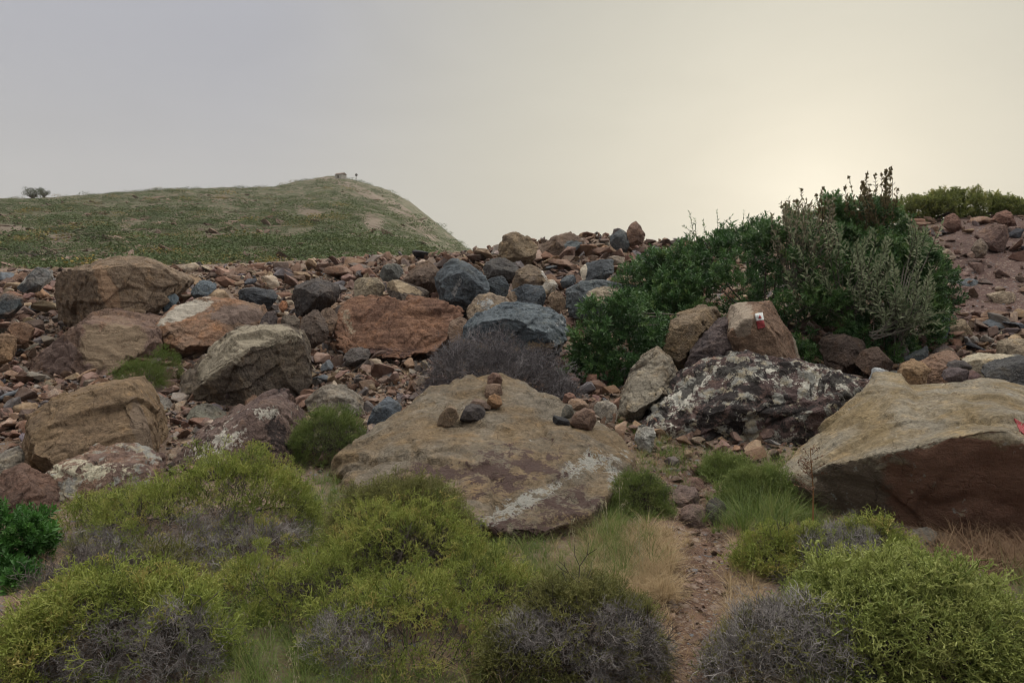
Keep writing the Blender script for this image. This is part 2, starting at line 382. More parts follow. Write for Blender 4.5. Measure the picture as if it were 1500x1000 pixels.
rock('smooth tan boulder with one steep shaded side, lower left pile', rock_mat((0.225, 0.16, 0.1), (0.19, 0.135, 0.09), m1=(0.16, 0.12, 0.09), strata=.4, solid=True), '36,702 37,654 43,610 72,588 134,575 178,567 197,592 216,632 222,676 206,690 158,692 96,700 55,706', D=6.3, thick=1.1, lean=.3, pts='178,570,.1 200,640,-.42 205,684,-.52 50,660,-.42 80,610,-.25 130,690,-.55', m1=[(208, 640, 14, 60, -12)], amp=.6)  # m1 paints the steep side's shade as a darker rock colour
rock('low boulder blotched with white and ochre lichen below the smooth tan boulder', rock_mat((0.22, 0.145, 0.11), (0.17, 0.115, 0.1), m1=(0.45, 0.42, 0.33), m2=(0.1, 0.075, 0.08), pale=.62, black=.1), '42,714 72,688 120,675 192,675 226,688 229,708 206,728 144,740 96,755 70,750', D=5.4, m1=[(130, 690, 100, 18)], m2=[(110, 740, 50, 16)], pts='120,715,-.3 190,710,-.25')
rock('reddish brown boulder cut by the photo edge above the bright green bush', rock_mat((0.17, 0.1, 0.075), (0.13, 0.085, 0.07), pale=.2), '-60,760 -50,715 0,703 29,717 53,731 74,765 84,790 40,800 -40,800', D=4.95)
rock('small pale lichen boulder beside the smooth tan boulder', rock_mat((0.28, 0.25, 0.21), (0.22, 0.2, 0.18), pale=.4), '-25,690 -10,667 8,662 24,674 35,697 28,706 0,708', D=6.05)
rock('narrow white slab wedged between the reddish and the blotched boulder', rock_mat((0.42, 0.39, 0.33), (0.34, 0.3, 0.25), solid=True), '27,722 40,714 56,722 60,730 50,736 34,730', D=5.55)
rock('sloping boulder scaled with grey lichen on its lit side and black on the other', rock_mat((0.17, 0.12, 0.105), (0.12, 0.085, 0.08), m1=(0.44, 0.42, 0.38), m2=(0.045, 0.035, 0.035), pale=.30, black=.2), '252,684 278,650 336,623 365,598 398,593 422,606 434,632 438,680 413,700 330,700', D=6.3, thick=1.0, lean=.6, pts='385,605,-.1 370,650,-.4 330,690,-.45 400,680,-.45', m1=[(310, 655, 55, 26, -32), (385, 605, 26, 12)], m2=[(405, 650, 34, 40)])
rock('flat grey slab tucked behind the smooth tan boulder', rock_mat(GREY, (0.17, 0.15, 0.14)), '188,576 212,577 230,587 253,611 235,636 214,640 205,600', D=8.0)
rock('greenish grey slab under the big angular boulder', rock_mat((0.19, 0.185, 0.15), (0.14, 0.13, 0.115)), '257,620 268,606 283,599 312,605 328,616 312,627 298,636 270,655 262,640', D=7.7)
rock('grey brown peaked boulder behind the round green cushion', rock_mat(GREY, (0.19, 0.16, 0.13), strata=.4), '444,594 455,578 470,569 500,574 520,590 537,609 520,616 470,612', D=7.9, pts='490,590,-.3')
rock('small blue grey angular block left of the cairn boulder', rock_mat(BLUE, (0.102, 0.12, 0.144)), '534,624 545,602 565,585 580,590 587,600 566,618 545,632', D=7.3)
# middle rows
slab_m = rock('big flat topped red brown boulder in the middle of the scree', rock_mat((0.22, 0.125, 0.085), (0.165, 0.095, 0.07), m1=(0.25, 0.2, 0.15), m2=(0.09, 0.055, 0.05), strata=.5), '487,478 493,458 500,446 517,437 550,439 600,443 647,443 678,458 658,482 648,503 627,515 587,528 565,526 543,517 500,508 488,492', D=10.6, thick=1.5, lean=.35, pts='500,470,-.30 570,470,-.60 640,492,-.45 590,520,-.40 520,500,-.4 520,440,.3', m1=[(510, 470, 8, 30, -20)], m2=[(560, 515, 60, 8)])
rock('large blue grey slab with a jagged crest and tan foot above the grey bush', rock_mat((0.138, 0.165, 0.189), (0.102, 0.125, 0.149), m1=(0.3, 0.235, 0.165), m2=(0.25, 0.265, 0.28), strata=.5), '680,508 683,477 700,462 733,447 760,443 775,456 790,466 827,463 837,474 833,488 811,506 770,512 720,514', D=9.7, thick=1.1, lean=.7, pts='690,486,-.3 760,496,-.35 810,500,-.3 745,465,-.1', m1=[(720, 506, 60, 18), (790, 510, 40, 14)], m2=[(818, 474, 20, 6, -20)])
rock('tall blue grey boulder streaked white, facing out of the middle scree', rock_mat((0.117, 0.14, 0.162), (0.0867, 0.1, 0.117), m1=(0.25, 0.26, 0.27), strata=.3), '638,412 640,402 653,389 664,382 685,388 707,400 719,421 714,434 690,449 677,457 647,443', D=12.0, lean=.3, pts='660,420,-.4 700,425,-.3 690,395,-.05', m1=[(668, 425, 6, 20, 20)])
rock('tan and white cracked block between the tall blue boulder and the jagged slab', rock_mat((0.3, 0.235, 0.165), (0.25, 0.2, 0.16), m1=(0.34, 0.35, 0.36)), '677,458 688,443 700,432 720,433 737,437 752,441 735,452 715,462 690,471', D=10.9, m1=[(712, 445, 16, 10)])
rock('small squarish tan block at the end of the red brown boulder', rock_mat((0.24, 0.175, 0.13), (0.2, 0.14, 0.11), solid=True), '655,482 657,470 672,463 687,468 684,488 677,504 660,502', D=10.1)
rock('dark slate blue boulder right of the tan and white block', rock_mat((0.0867, 0.1, 0.117), (0.0663, 0.075, 0.09), m1=(0.22, 0.17, 0.13), solid=True), '739,435 752,424 770,416 797,419 804,437 795,450 778,459 755,448', D=11.8, m1=[(750, 435, 9, 9)])
rock('round tan boulder with a white chipped corner below the crest boulder', rock_mat((0.25, 0.19, 0.13), (0.17, 0.135, 0.11), m1=(0.55, 0.53, 0.5)), '751,418 755,399 773,388 790,390 806,408 800,418 775,428 757,426', D=13.3, m1=[(797, 402, 5, 9, -30)])
rock('tall tan boulder standing on the crest, seen against the sky', rock_mat((0.25, 0.195, 0.135), (0.19, 0.15, 0.11), strata=.4, solid=True), '730,363 737,345 753,339 774,347 789,358 784,378 767,391 747,388 735,378', D=16.3, lean=.2, pts='755,365,-.4 775,365,-.25')
rock('wide brown crest boulder with a blue grey corner', rock_mat((0.185, 0.135, 0.105), (0.15, 0.11, 0.09), m1=(0.122, 0.14, 0.153), solid=True), '786,366 792,360 810,347 843,339 859,353 851,364 820,369 807,378 792,376', D=17.0, lean=.3, m1=[(842, 360, 16, 8)])
rock('low dark slab at the foot of the tall crest boulder', rock_mat((0.1, 0.095, 0.095), (0.075, 0.07, 0.07)), '707,394 716,378 740,376 757,386 762,396 748,404 733,408 715,404', D=14.6)
rock('small dark blue boulder squeezed beside the tall blue boulder', rock_mat(DKBLUE, (0.0765, 0.09, 0.104)), '714,411 725,405 737,402 748,419 744,430 735,437 720,432', D=12.6)
rock('chocolate brown boulder with a sharp peak behind the red brown slab', rock_mat((0.15, 0.105, 0.08), (0.115, 0.085, 0.07)), '589,415 600,400 613,387 627,381 644,396 641,418 624,427 602,424', D=13.3, pts='620,405,-.4')
rock('small speckled grey green block behind the long tan rock', rock_mat((0.17, 0.175, 0.165), (0.13, 0.13, 0.125)), '552,402 560,390 568,386 582,387 591,395 582,408 560,407', D=14.0)
rock('flat topped tan boulder left of the long cracked rock', rock_mat((0.27, 0.225, 0.165), (0.2, 0.165, 0.13), solid=True), '510,412 520,407 553,407 564,421 556,433 546,439 521,434', D=12.4)
rock('long low rock with tan top and black underside in the mid scree', rock_mat((0.13, 0.105, 0.09), (0.09, 0.08, 0.075), m1=(0.3, 0.24, 0.17), solid=True), '556,418 565,412 580,411 631,428 622,448 595,450 567,438', D=12.0, m1=[(585, 420, 35, 8, 15)])
rock('near black pyramid boulder in the left mid scree', rock_mat((0.07, 0.065, 0.068), (0.1, 0.085, 0.08)), '422,438 433,420 463,406 480,412 498,421 490,440 462,456 438,458', D=11.9, pts='460,430,-.45')
rock('flat dark slate boulder near the chalky capped block', rock_mat((0.065, 0.07, 0.08), (0.09, 0.09, 0.095)), '342,431 350,424 365,421 397,426 405,435 394,446 353,444', D=12.6)
rock('smooth blue boulder lying flat behind the left pile', rock_mat((0.128, 0.155, 0.18), (0.102, 0.12, 0.144)), '279,424 290,411 316,414 313,424 300,430 284,433', D=13.6)
rock('small blue stone at the foot of the big squared boulder', rock_mat((0.102, 0.13, 0.153), (0.0816, 0.1, 0.117), solid=True), '234,448 240,435 255,430 261,438 252,450 240,453', D=12.0)
rock('squared blue grey block on the far left of the crest', rock_mat((0.122, 0.135, 0.144), (0.16, 0.15, 0.145), m1=(0.3, 0.3, 0.29), solid=True), '24,420 34,394 50,391 67,393 70,408 55,421 40,423', D=13.4, m1=[(32, 405, 6, 14)])
rock('dark blue rock cut by the photo edge left of the squared boulder', rock_mat((0.0918, 0.105, 0.117), (0.16, 0.11, 0.085)), '-30,450 -20,432 5,429 24,437 25,450 12,460 -20,460', D=11.6)
rock('orange brown rock at the photo edge beside the ridge split boulder', rock_mat((0.24, 0.155, 0.095), (0.18, 0.12, 0.085)), '-25,505 -10,490 8,489 17,497 15,522 0,528 -20,526', D=9.9)
rock('rust coloured rock in the dark gap above the ridge split boulder', rock_mat((0.22, 0.13, 0.085), (0.16, 0.11, 0.085)), '2,488 12,474 30,473 45,484 40,496 18,498', D=10.6)
rock('upright rounded brown stone left of the red brown boulder', rock_mat((0.2, 0.14, 0.105), (0.16, 0.115, 0.09)), '463,464 473,448 484,446 491,452 494,468 486,488 472,480', D=10.9)
rock('shadowed brown boulder behind the big angular boulder', rock_mat((0.125, 0.095, 0.08), (0.1, 0.08, 0.07)), '436,470 447,455 462,453 476,470 480,492 460,502 442,496', D=10.4)
cube_s = rock('small dark cube of rock on top of the big angular boulder', rock_mat((0.1, 0.08, 0.08), (0.08, 0.07, 0.07)), '378,472 384,458 400,456 405,464 404,477 385,478', D=9.3)
rock('low brown stone beside the dark cube on the angular boulder', rock_mat((0.14, 0.115, 0.095), (0.11, 0.095, 0.085)), '409,473 413,463 430,462 438,470 437,481 418,480', D=9.3)
rock('orange pebble beside the flat dark slate boulder', rock_mat((0.33, 0.16, 0.09), (0.25, 0.13, 0.08), solid=True), '406,450 409,441 419,440 421,450 415,455', D=11.7, name='stone', cat='stone')
rock('wide blue grey slab with a tan patch at the edge of the evergreen shrub', rock_mat((0.122, 0.14, 0.153), (0.15, 0.16, 0.18), m1=(0.4, 0.34, 0.27), solid=True), '829,428 850,412 882,409 912,419 948,428 930,442 900,450 860,455 833,452', D=11.6, m1=[(893, 433, 32, 13)])
rock('blue grey angular boulder with a white left end, above the wide slab', rock_mat((0.112, 0.125, 0.14), (0.0918, 0.1, 0.113), m1=(0.48, 0.43, 0.36), solid=True), '850,396 859,384 880,380 903,379 903,394 880,409 854,411', D=13.6, m1=[(855, 398, 5, 14)])
rock('blue grey crest block next to the pointed red brown one', rock_mat((0.133, 0.145, 0.153), (0.102, 0.11, 0.122)), '893,346 905,337 917,331 923,356 916,365 895,360', D=17.6, lean=.2)
rock('pointed red brown block standing on the skyline', rock_mat((0.195, 0.125, 0.095), (0.15, 0.1, 0.085)), '918,337 925,327 933,321 941,330 948,345 941,353 922,356', D=17.6, lean=.1)
rock('tan rounded boulder among blue rocks below the crest', rock_mat((0.22, 0.16, 0.115), (0.17, 0.13, 0.1)), '801,438 808,429 818,427 831,438 827,449 812,452', D=11.6)
rock('white chipped stone beside the round tan boulder', rock_mat((0.46, 0.43, 0.38), (0.35, 0.31, 0.27)), '792,420 800,411 812,409 818,420 808,428 796,427', D=12.8)
rock('small slate blue stone right of the white chipped stone', rock_mat((0.112, 0.125, 0.14), (0.0867, 0.1, 0.113)), '820,413 828,403 840,402 845,411 836,418 824,418', D=13.2)
rock('flat pale slab on the rubble below the skyline blocks', rock_mat((0.36, 0.31, 0.25), (0.28, 0.23, 0.19)), '886,378 900,374 917,377 914,384 895,385', D=15.0)
rock('dark flat stone below the red brown boulder', rock_mat((0.12, 0.105, 0.1), (0.09, 0.08, 0.08)), '500,522 512,512 540,513 543,523 525,530 505,530', D=9.9)
# right-hand slope
rock('long blue grey slab lying on the dark soil of the right slope', rock_mat((0.133, 0.15, 0.167), (0.107, 0.12, 0.131)), '1394,412 1420,409 1476,415 1470,423 1446,429 1400,426', D=13.6, thick=.5)
rock('pale tan flat slab on the right slope near the long blue slab', rock_mat((0.36, 0.29, 0.22), (0.28, 0.22, 0.17)), '1453,433 1470,427 1494,430 1497,438 1475,444 1458,441', D=12.6, thick=.5)
rock('tan trapezoid block in the gravel of the right slope', rock_mat((0.3, 0.235, 0.165), (0.25, 0.195, 0.14)), '1392,493 1405,477 1418,468 1438,480 1426,494 1405,499', D=10.6)
rock('dark blue wedge leaning on the tan trapezoid block', rock_mat((0.0867, 0.105, 0.117), (0.0714, 0.085, 0.0945)), '1364,505 1374,490 1394,477 1398,487 1385,500 1370,507', D=10.5)
rock('small dark blue block at the tip of the evergreen shrub', rock_mat((0.0765, 0.095, 0.104), (0.0612, 0.075, 0.081)), '1374,470 1380,458 1394,457 1397,470 1388,476', D=11.3)
rock('mauve brown boulder half buried on the right mound', rock_mat((0.185, 0.125, 0.105), (0.15, 0.1, 0.09)), '1436,345 1444,334 1457,328 1484,331 1489,346 1466,365 1448,358', D=15.6)
rock('red brown boulder on top of the right mound', rock_mat((0.215, 0.125, 0.1), (0.17, 0.1, 0.08)), '1458,322 1465,311 1478,307 1494,312 1495,324 1475,327', D=17.3, lean=.2)
rock('reddish rock at the mound edge next to the evergreen shrub', rock_mat((0.21, 0.125, 0.1), (0.16, 0.1, 0.085)), '1384,330 1390,315 1402,311 1411,318 1408,332 1395,337', D=16.6, lean=.2)
rock('upright grey tan slab on the right mound', rock_mat((0.24, 0.19, 0.15), (0.19, 0.15, 0.125)), '1426,367 1432,352 1443,347 1450,354 1444,370 1432,373', D=14.9, thick=.25)
rock('pale block at the photo edge above the whitish boulder', rock_mat((0.33, 0.27, 0.2), (0.27, 0.22, 0.165)), '1470,528 1472,506 1490,499 1530,500 1530,528', D=9.3)
pale_r = rock('whitish smooth boulder behind the three stone cairn', rock_mat((0.47, 0.42, 0.33), (0.42, 0.36, 0.27), strata=.1), '1418,536 1430,528 1450,524 1480,531 1510,526 1530,534 1490,550 1455,562 1435,560', D=8.0, amp=.6)
rock('dark speckled boulder right of the whitish boulder', rock_mat((0.085, 0.085, 0.09), (0.13, 0.125, 0.12), pale=.1), '1452,556 1470,542 1510,528 1560,530 1560,575 1490,580', D=7.2)
rock('ochre tan block left of the three stone cairn', rock_mat((0.3, 0.205, 0.125), (0.25, 0.165, 0.105)), '1320,552 1326,537 1350,526 1362,532 1368,548 1352,560 1330,559', D=8.0)
rock('pinkish flat topped block touching the three stone cairn', rock_mat((0.265, 0.175, 0.13), (0.22, 0.145, 0.11)), '1350,552 1358,536 1390,521 1412,518 1424,532 1400,552 1370,560', D=8.1)
rock('bluish white stone at the corner of the wedge boulder', rock_mat((0.4, 0.42, 0.44), (0.3, 0.31, 0.33)), '1278,566 1284,540 1300,543 1321,554 1310,566', D=7.6)
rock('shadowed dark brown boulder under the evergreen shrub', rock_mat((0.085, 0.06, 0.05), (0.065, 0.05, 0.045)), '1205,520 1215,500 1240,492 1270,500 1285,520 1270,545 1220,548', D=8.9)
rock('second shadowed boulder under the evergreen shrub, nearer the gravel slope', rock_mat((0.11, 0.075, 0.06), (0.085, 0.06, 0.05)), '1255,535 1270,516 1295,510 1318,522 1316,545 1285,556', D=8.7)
rock('brown grey split stone below the bare branches of the shrub', rock_mat((0.15, 0.115, 0.1), (0.2, 0.2, 0.21)), '1302,508 1310,498 1326,494 1337,502 1332,516 1315,522', D=9.7)
rock('long dark blue stone in the gravel behind the ochre block', rock_mat((0.0561, 0.065, 0.072), (0.0765, 0.085, 0.09)), '1330,530 1350,517 1368,508 1372,516 1355,526 1338,534', D=9.0)
rock('small red brown stone perched on the black crusted boulder', rock_mat((0.22, 0.13, 0.1), (0.17, 0.105, 0.085)), '1022,549 1035,538 1045,526 1062,525 1067,537 1055,545 1030,551', D=7.9)
# low stones near the viewer
rock('grey upright stone at the foot of the wedge boulder', rock_mat(GREY, (0.18, 0.165, 0.15), pale=.2), '1334,795 1345,785 1375,781 1382,806 1362,832 1345,828', D=4.5)
rock('flat whitish stone in the dry grass below the wedge boulder', rock_mat((0.38, 0.36, 0.33), (0.29, 0.27, 0.25), pale=.15), '1388,858 1410,851 1455,848 1460,858 1430,868 1395,868', D=3.95, thick=.2)
rock('second flat grey stone behind the bright green cushion', rock_mat((0.3, 0.29, 0.27), (0.22, 0.21, 0.2), pale=.15), '1415,890 1432,880 1470,872 1482,880 1465,892 1430,898', D=3.65, thick=.2)
rock('grey rounded stone at the bottom corner beside the bright cushion', rock_mat((0.3, 0.3, 0.3), (0.23, 0.225, 0.22)), '1462,935 1470,917 1495,913 1520,930 1520,970 1490,968', D=3.2)
rock('pale weathered stone between the pointed boulder and the grass', rock_mat((0.36, 0.34, 0.3), (0.26, 0.23, 0.2), pale=.3), '868,606 872,594 890,590 905,596 903,612 885,618', D=7.6)
rock('light grey block in the gap beside the second cairn', rock_mat((0.36, 0.36, 0.34), (0.28, 0.27, 0.25)), '930,645 935,625 950,619 962,632 955,655 938,660', D=6.8)
rock('dark grey stone lying in the path', rock_mat((0.075, 0.07, 0.07), (0.11, 0.09, 0.085)), '1034,752 1040,741 1052,735 1066,744 1068,757 1050,766', D=5.05)
rock('flat mauve paving like stone in the path', rock_mat(MAUVE, (0.16, 0.115, 0.1)), '1000,758 1015,748 1035,752 1045,764 1025,772 1005,768', D=5.0, thick=.2)
rock('long brown stone across the path above the dark one', rock_mat((0.185, 0.13, 0.11), (0.15, 0.11, 0.1)), '985,735 1000,722 1025,727 1032,738 1010,746', D=5.45, thick=.25)
rock('reddish stone half buried beside the path', rock_mat((0.2, 0.12, 0.095), (0.16, 0.105, 0.09)), '1005,712 1018,703 1034,708 1037,718 1020,724', D=5.9)
rock('small pinkish pebble lying on the bare path', rock_mat((0.3, 0.205, 0.16), (0.24, 0.17, 0.14)), '997,866 1003,859 1013,860 1017,867 1008,871', D=3.9, name='stone', cat='stone')

# cairns: every stone is its own thing
CG = 'cairn stones on the broad tan boulder'
def cairn(label, c, outline, on, dz=0.0, g=CG):
    pp = parse(outline); v1 = max(p[1] for p in pp); uc = sum(p[0] for p in pp) / len(pp)
    D = depth_on(on, uc, v1 - 1) + dz
    return rock(label, rock_mat(c, tuple(x * .75 for x in c), k=4.0, name='cairn_rock'), outline, D=D, thick=(max(p[0] for p in pp) - min(p[0] for p in pp)) / F * D * .8, lean=.12, on=on, name='stone', cat='stone', group=g, amp=.8, bulge=.25)
cairn('squat brown stone standing apart at the low end of the upper cairn', (0.19, 0.14, 0.1), '640,622 645,606 657,596 668,600 672,612 662,624 646,628', central)
cairn('black faced block with a red brown side in the upper cairn', (0.075, 0.065, 0.065), '673,616 680,600 690,595 704,598 713,606 705,616 690,619', central)
cairn('thin flat brown stone laid on the black faced block', (0.16, 0.115, 0.095), '688,591 692,587 710,590 719,595 718,601 706,599 692,595', central, -.02)
cairn('small round orange brown stone in front of the tall part of the upper cairn', (0.24, 0.145, 0.085), '713,590 716,581 724,578 734,583 736,592 727,598 717,598', central, -.06)
cairn('barrel shaped pinkish stone carrying the top of the upper cairn', (0.215, 0.15, 0.115), '710,580 711,566 722,563 734,564 736,578 730,586 714,586', central, .02)
cairn('round red brown stone crowning the upper cairn', (0.2, 0.125, 0.1), '713,563 714,552 722,547 732,549 736,557 734,563 720,565', central, -.03)
cairn('large flat sided brown stone in the lower cairn', (0.18, 0.12, 0.095), '834,620 843,608 858,600 872,604 873,617 866,631 846,628', central)
cairn('black flat stone at the low edge of the lower cairn', (0.05, 0.05, 0.055), '809,614 811,610 820,613 834,617 834,623 820,624 811,622', central)
cairn('grey upright stone in the middle of the lower cairn', (0.155, 0.145, 0.125), '822,612 824,601 830,592 838,595 841,606 835,615', central, .03)
cairn('tan oval stone lying across the lower cairn', (0.24, 0.165, 0.12), '831,593 837,587 850,587 861,592 863,598 850,602 836,601', central, -.02)
cairn('reddish stone topping the lower cairn', (0.21, 0.125, 0.1), '824,588 827,579 835,576 842,579 846,586 836,590 826,591', central, .05)
G3 = 'three stones stacked on the wedge boulder'
cairn('dark lens shaped stone topping the three stone cairn', (0.095, 0.085, 0.085), '1391,540 1394,533 1405,529 1416,530 1425,537 1422,541 1400,542', slab_r, .15, G3)
cairn('purple grey oval stone carrying the three stone cairn', (0.125, 0.1, 0.105), '1384,556 1387,545 1395,541 1418,541 1421,549 1416,560 1398,562', slab_r, .15, G3)
cairn('small purple stone leaning at the foot of the three stone cairn', (0.15, 0.1, 0.1), '1417,559 1420,548 1428,543 1436,549 1439,556 1430,560', slab_r, .1, G3)
# ------------------------------------------------------------------ painted marks, projected onto the rock they are painted on
def flat_mat(name, c, rough=.6):
    m, t, out = newmat(name)
    tc = t.node('ShaderNodeTexCoord').outputs['Object']
    n = t.noise(tc, 60, 6, .7)
    principled(t, out, t.mix(t.step(n, .35, .75), c, tuple(x * .78 for x in c)), rough, .3); return m
def paint(name, host, quad, mat, parent, lift, n=9):
    """quad: pixel corners (3 or 4) -> a thin patch lying on the host boulder"""
    q = [np.array(p, float) for p in quad]
    if len(q) == 3: q.append(q[2])
    top, grid = [], {}
    for i in range(n):
        for j in range(n):
            a, b = i / (n - 1), j / (n - 1)
            p = (q[0] * (1 - a) + q[1] * a) * (1 - b) + (q[3] * (1 - a) + q[2] * a) * b
            h, nn = surf_on(host, p[0], p[1])
            if h is None: h, nn = Vector(P(p[0], p[1], 9)), Vector((0, -1, 0))
            grid[i, j] = len(top); top.append((h, nn))
    nm = sum((t[1] for t in top), Vector()).normalized()
    V = [np.array(h + nm * lift) for h, _ in top] + [np.array(h - nm * .004) for h, _ in top]
    N = len(top); Q = []
    for i in range(n - 1):
        for j in range(n - 1):
            Q.append((grid[i, j], grid[i, j + 1], grid[i + 1, j + 1], grid[i + 1, j]))
    ring = [grid[i, 0] for i in range(n)] + [grid[n - 1, j] for j in range(1, n)] + [grid[i, n - 1] for i in range(n - 2, -1, -1)] + [grid[0, j] for j in range(n - 2, 0, -1)]
    for a, b in zip(ring, ring[1:] + ring[:1]): Q.append((a, b, b + N, a + N))
    return mk(name, V, np.array(Q), mat, parent, loc=host.location if parent is host else tuple(np.array(host.location)))
white_p, red_p = flat_mat('white_paint', (.62, .64, .64)), flat_mat('red_paint', (.28, .042, .048))
tm = paint('trail_marker', marker, [(1105.5, 460), (1115.8, 458), (1118.2, 469), (1107.4, 470.5)], white_p, marker, .016)
for nm, qd, lf in (('red_band', [(1107.4, 470.5), (1118.2, 469), (1120.2, 479.2), (1109.8, 481.8)], .016), ('red_triangle', [(1111.4, 461.3), (1114.6, 466.2), (1109.9, 467.0)], .022)):
    o = paint(nm, marker, qd, red_p, marker, lf); o.parent = tm
paint('red_paint_mark', slab_r, [(1485, 613), (1500, 622), (1507, 642), (1494, 632)], red_p, slab_r, .006)

# ------------------------------------------------------------------ ground sheet
def path_mask(x, y):
    py = np.array([1.0, 2.6, 3.2, 4.0, 5.0, 5.8, 6.6, 7.2]); pu = np.array([1005, 1005, 1010, 1015, 1022, 1012, 1000, 985.0])
    px = (np.interp(y, py, pu) - 750) / F * np.clip(y, 1, 30)
    return np.clip(1.3 - np.abs(x - px) / np.interp(y, [1, 4, 7], [.27, .30, .25]), 0, 1) * np.clip((7.4 - y) / .5, 0, 1)
def build_ground():
    us = np.arange(-1000, 2500.1, 7.0); ds = [1.0]
    while ds[-1] < 25: ds.append(ds[-1] * 1.0085)
    ds += [28, 34, 45, 60, 90, 140, 220, 330, 440]
    ds = np.array(ds)
    U, D_ = np.meshgrid(us, ds); X = (U - 750) / F * D_; Y = D_
    pre = np.array([-40.0, -15, -4, -1]); xs = np.linspace(-1, 1, len(us))
    X = np.vstack([np.outer(np.array([40, 20, 8, 4.0]), xs), X]); Y = np.vstack([np.repeat(pre[:, None], len(us), 1), Y])
    x, y = X.ravel(), Y.ravel()
    z = ground(x, y)
    k = np.clip((y - 1.5) / 2, 0, 1) * (y < 26)
    z += k * (.028 * n2(x, y + 9, 7, 3) + .012 * n2(x, y, 22, 2)) 
    pm = path_mask(x, y); z -= .05 * pm
    z = np.where(y > 60, np.minimum(z, -2.0 - (y - 60) * .01), z)
    n, m = X.shape; i = np.arange(n * m).reshape(n, m)
    Q = np.stack([i[:-1, :-1].ravel(), i[:-1, 1:].ravel(), i[1:, 1:].ravel(), i[1:, :-1].ravel()], 1)
    u = 750 + F * x / np.maximum(y, 1)
    red = np.clip((u - 1340) / 60, 0, 1) * np.clip((y - 9.5) / 2, 0, 1)
    m_, t, out = newmat('stony_soil')
    tc = t.node('ShaderNodeTexCoord').outputs['Object']
    a = t.noise(tc, 1.1, 8, .65, .3)
    col = t.mix(t.step(a, .35, .65), (.12, .082, .058), (.185, .132, .10))
    col = t.mix(t.attr('path'), col, t.mix(t.step(t.noise(tc, 9, 6, .7), .4, .65), (.08, .046, .033), (.14, .086, .061)))
    col = t.mix(t.attr('red'), col, t.mix(t.step(t.noise(tc, 5, 6, .7), .35, .7), (.07, .04, .036), (.115, .07, .062)))
    hs = 0.0
    for sc, amt in ((13.0, .55), (34.0, .35), (80.0, .22)):
        vo = t.node('ShaderNodeTexVoronoi', ins={'Vector': tc, 'Scale': sc, 'Randomness': 1.0})
        peb = t.step(vo.outputs['Distance'], .50, .22)
        keep = t.step(t.node('ShaderNodeSeparateColor', ins={0: vo.outputs['Color']}).outputs[0], .45, .5)
        f = t.math('MULTIPLY', peb, keep)
        hue = t.node('ShaderNodeSeparateColor', ins={0: vo.outputs['Color']}).outputs[1]
        pc = t.mix(hue, (.14, .10, .09), (.30, .235, .19))
        pc = t.mix(t.step(hue, .86, .9), pc, (.13, .145, .17))
        col = t.mix(t.math('MULTIPLY', f, .85), col, pc)
        hs = t.math('ADD', t.math('MULTIPLY', f, amt), hs)
    fine = t.noise(tc, 55, 6, .75)
    hs = t.math('ADD', hs, t.math('MULTIPLY', fine, .35))
    bp = t.node('ShaderNodeBump', ins={'Height': hs, 'Strength': .8, 'Distance': .03})
    principled(t, out, col, .95, .15, bp.outputs[0])
    o = mk('ground', np.c_[x, y, z], Q, m_, attrs={'path': pm, 'red': red}, smooth=True)
    tag(o, kind='structure')
build_ground()

# ------------------------------------------------------------------ loose stones
def stone_template(seed, sub=0):
    rr = np.random.default_rng(seed)
    p = rr.normal(size=(int(rr.integers(8, 13)), 3)); p /= np.linalg.norm(p, axis=1)[:, None]
    p *= np.array([1, rr.uniform(.65, .95), rr.uniform(.35, .7)]) * rr.uniform(.75, 1.15, (len(p), 1))
    if sub:
        me = hull_mesh([[tuple(q) for q in p]], .075)
        rough_up(me, 2.0, .8, seed * 3.1, 4)
        return me
    bm = bmesh.new(); vs = [bm.verts.new(q) for q in p]
    r = bmesh.ops.convex_hull(bm, input=vs)
    bmesh.ops.delete(bm, geom=list({e for e in r['geom_interior'] + r['geom_unused'] if isinstance(e, bmesh.types.BMVert) and e.is_valid}), context='VERTS')
    bmesh.ops.bevel(bm, geom=bm.edges[:] + bm.verts[:], offset=.05, segments=1, affect='EDGES', profile=.5)
    bmesh.ops.triangulate(bm, faces=bm.faces[:]); bm.verts.index_update()
    V = np.array([v.co[:] for v in bm.verts]); Fa = np.array([[v.index for v in f.verts] for f in bm.faces]); bm.free()
    V += .05 * rr.normal(size=V.shape) * .5
    return V, Fa

def basis(dirs, spin):
    """rotation matrices (n,3,3) taking +z to dirs with a spin about it"""
    z = dirs / np.linalg.norm(dirs, axis=1)[:, None]
    h = np.where(np.abs(z[:, 2:3]) > .95, np.array([[1., 0, 0]]), np.array([[0, 0, 1.]]))
    x = np.cross(h, z); x /= np.linalg.norm(x, axis=1)[:, None]; y = np.cross(z, x)
    c, s = np.cos(spin)[:, None], np.sin(spin)[:, None]
    return np.stack([x * c + y * s, -x * s + y * c, z], axis=2)
def scatter(temps, pos, rot, scale, which):
    """merge transformed copies of templates; scale (n,) or (n,3). Returns V, F, index of the copy for each vertex"""
    Vs, Fs, Is, off = [], [], [], 0
    scale = scale[:, None] * np.ones(3) if scale.ndim == 1 else scale
    for k, (V, Fa) in enumerate(temps):
        ix = np.nonzero(which == k)[0]
        if not len(ix): continue
        W = np.einsum('nij,nvj->nvi', rot[ix], V[None] * scale[ix][:, None, :]) + pos[ix][:, None, :]
        Vs.append(W.reshape(-1, 3)); Is.append(np.repeat(ix, len(V)))
        Fs.append((Fa[None] + (off + np.arange(len(ix)) * len(V))[:, None, None]).reshape(-1, Fa.shape[1])); off += W.shape[0] * W.shape[1]
    return np.vstack(Vs), np.vstack(Fs), np.concatenate(Is)

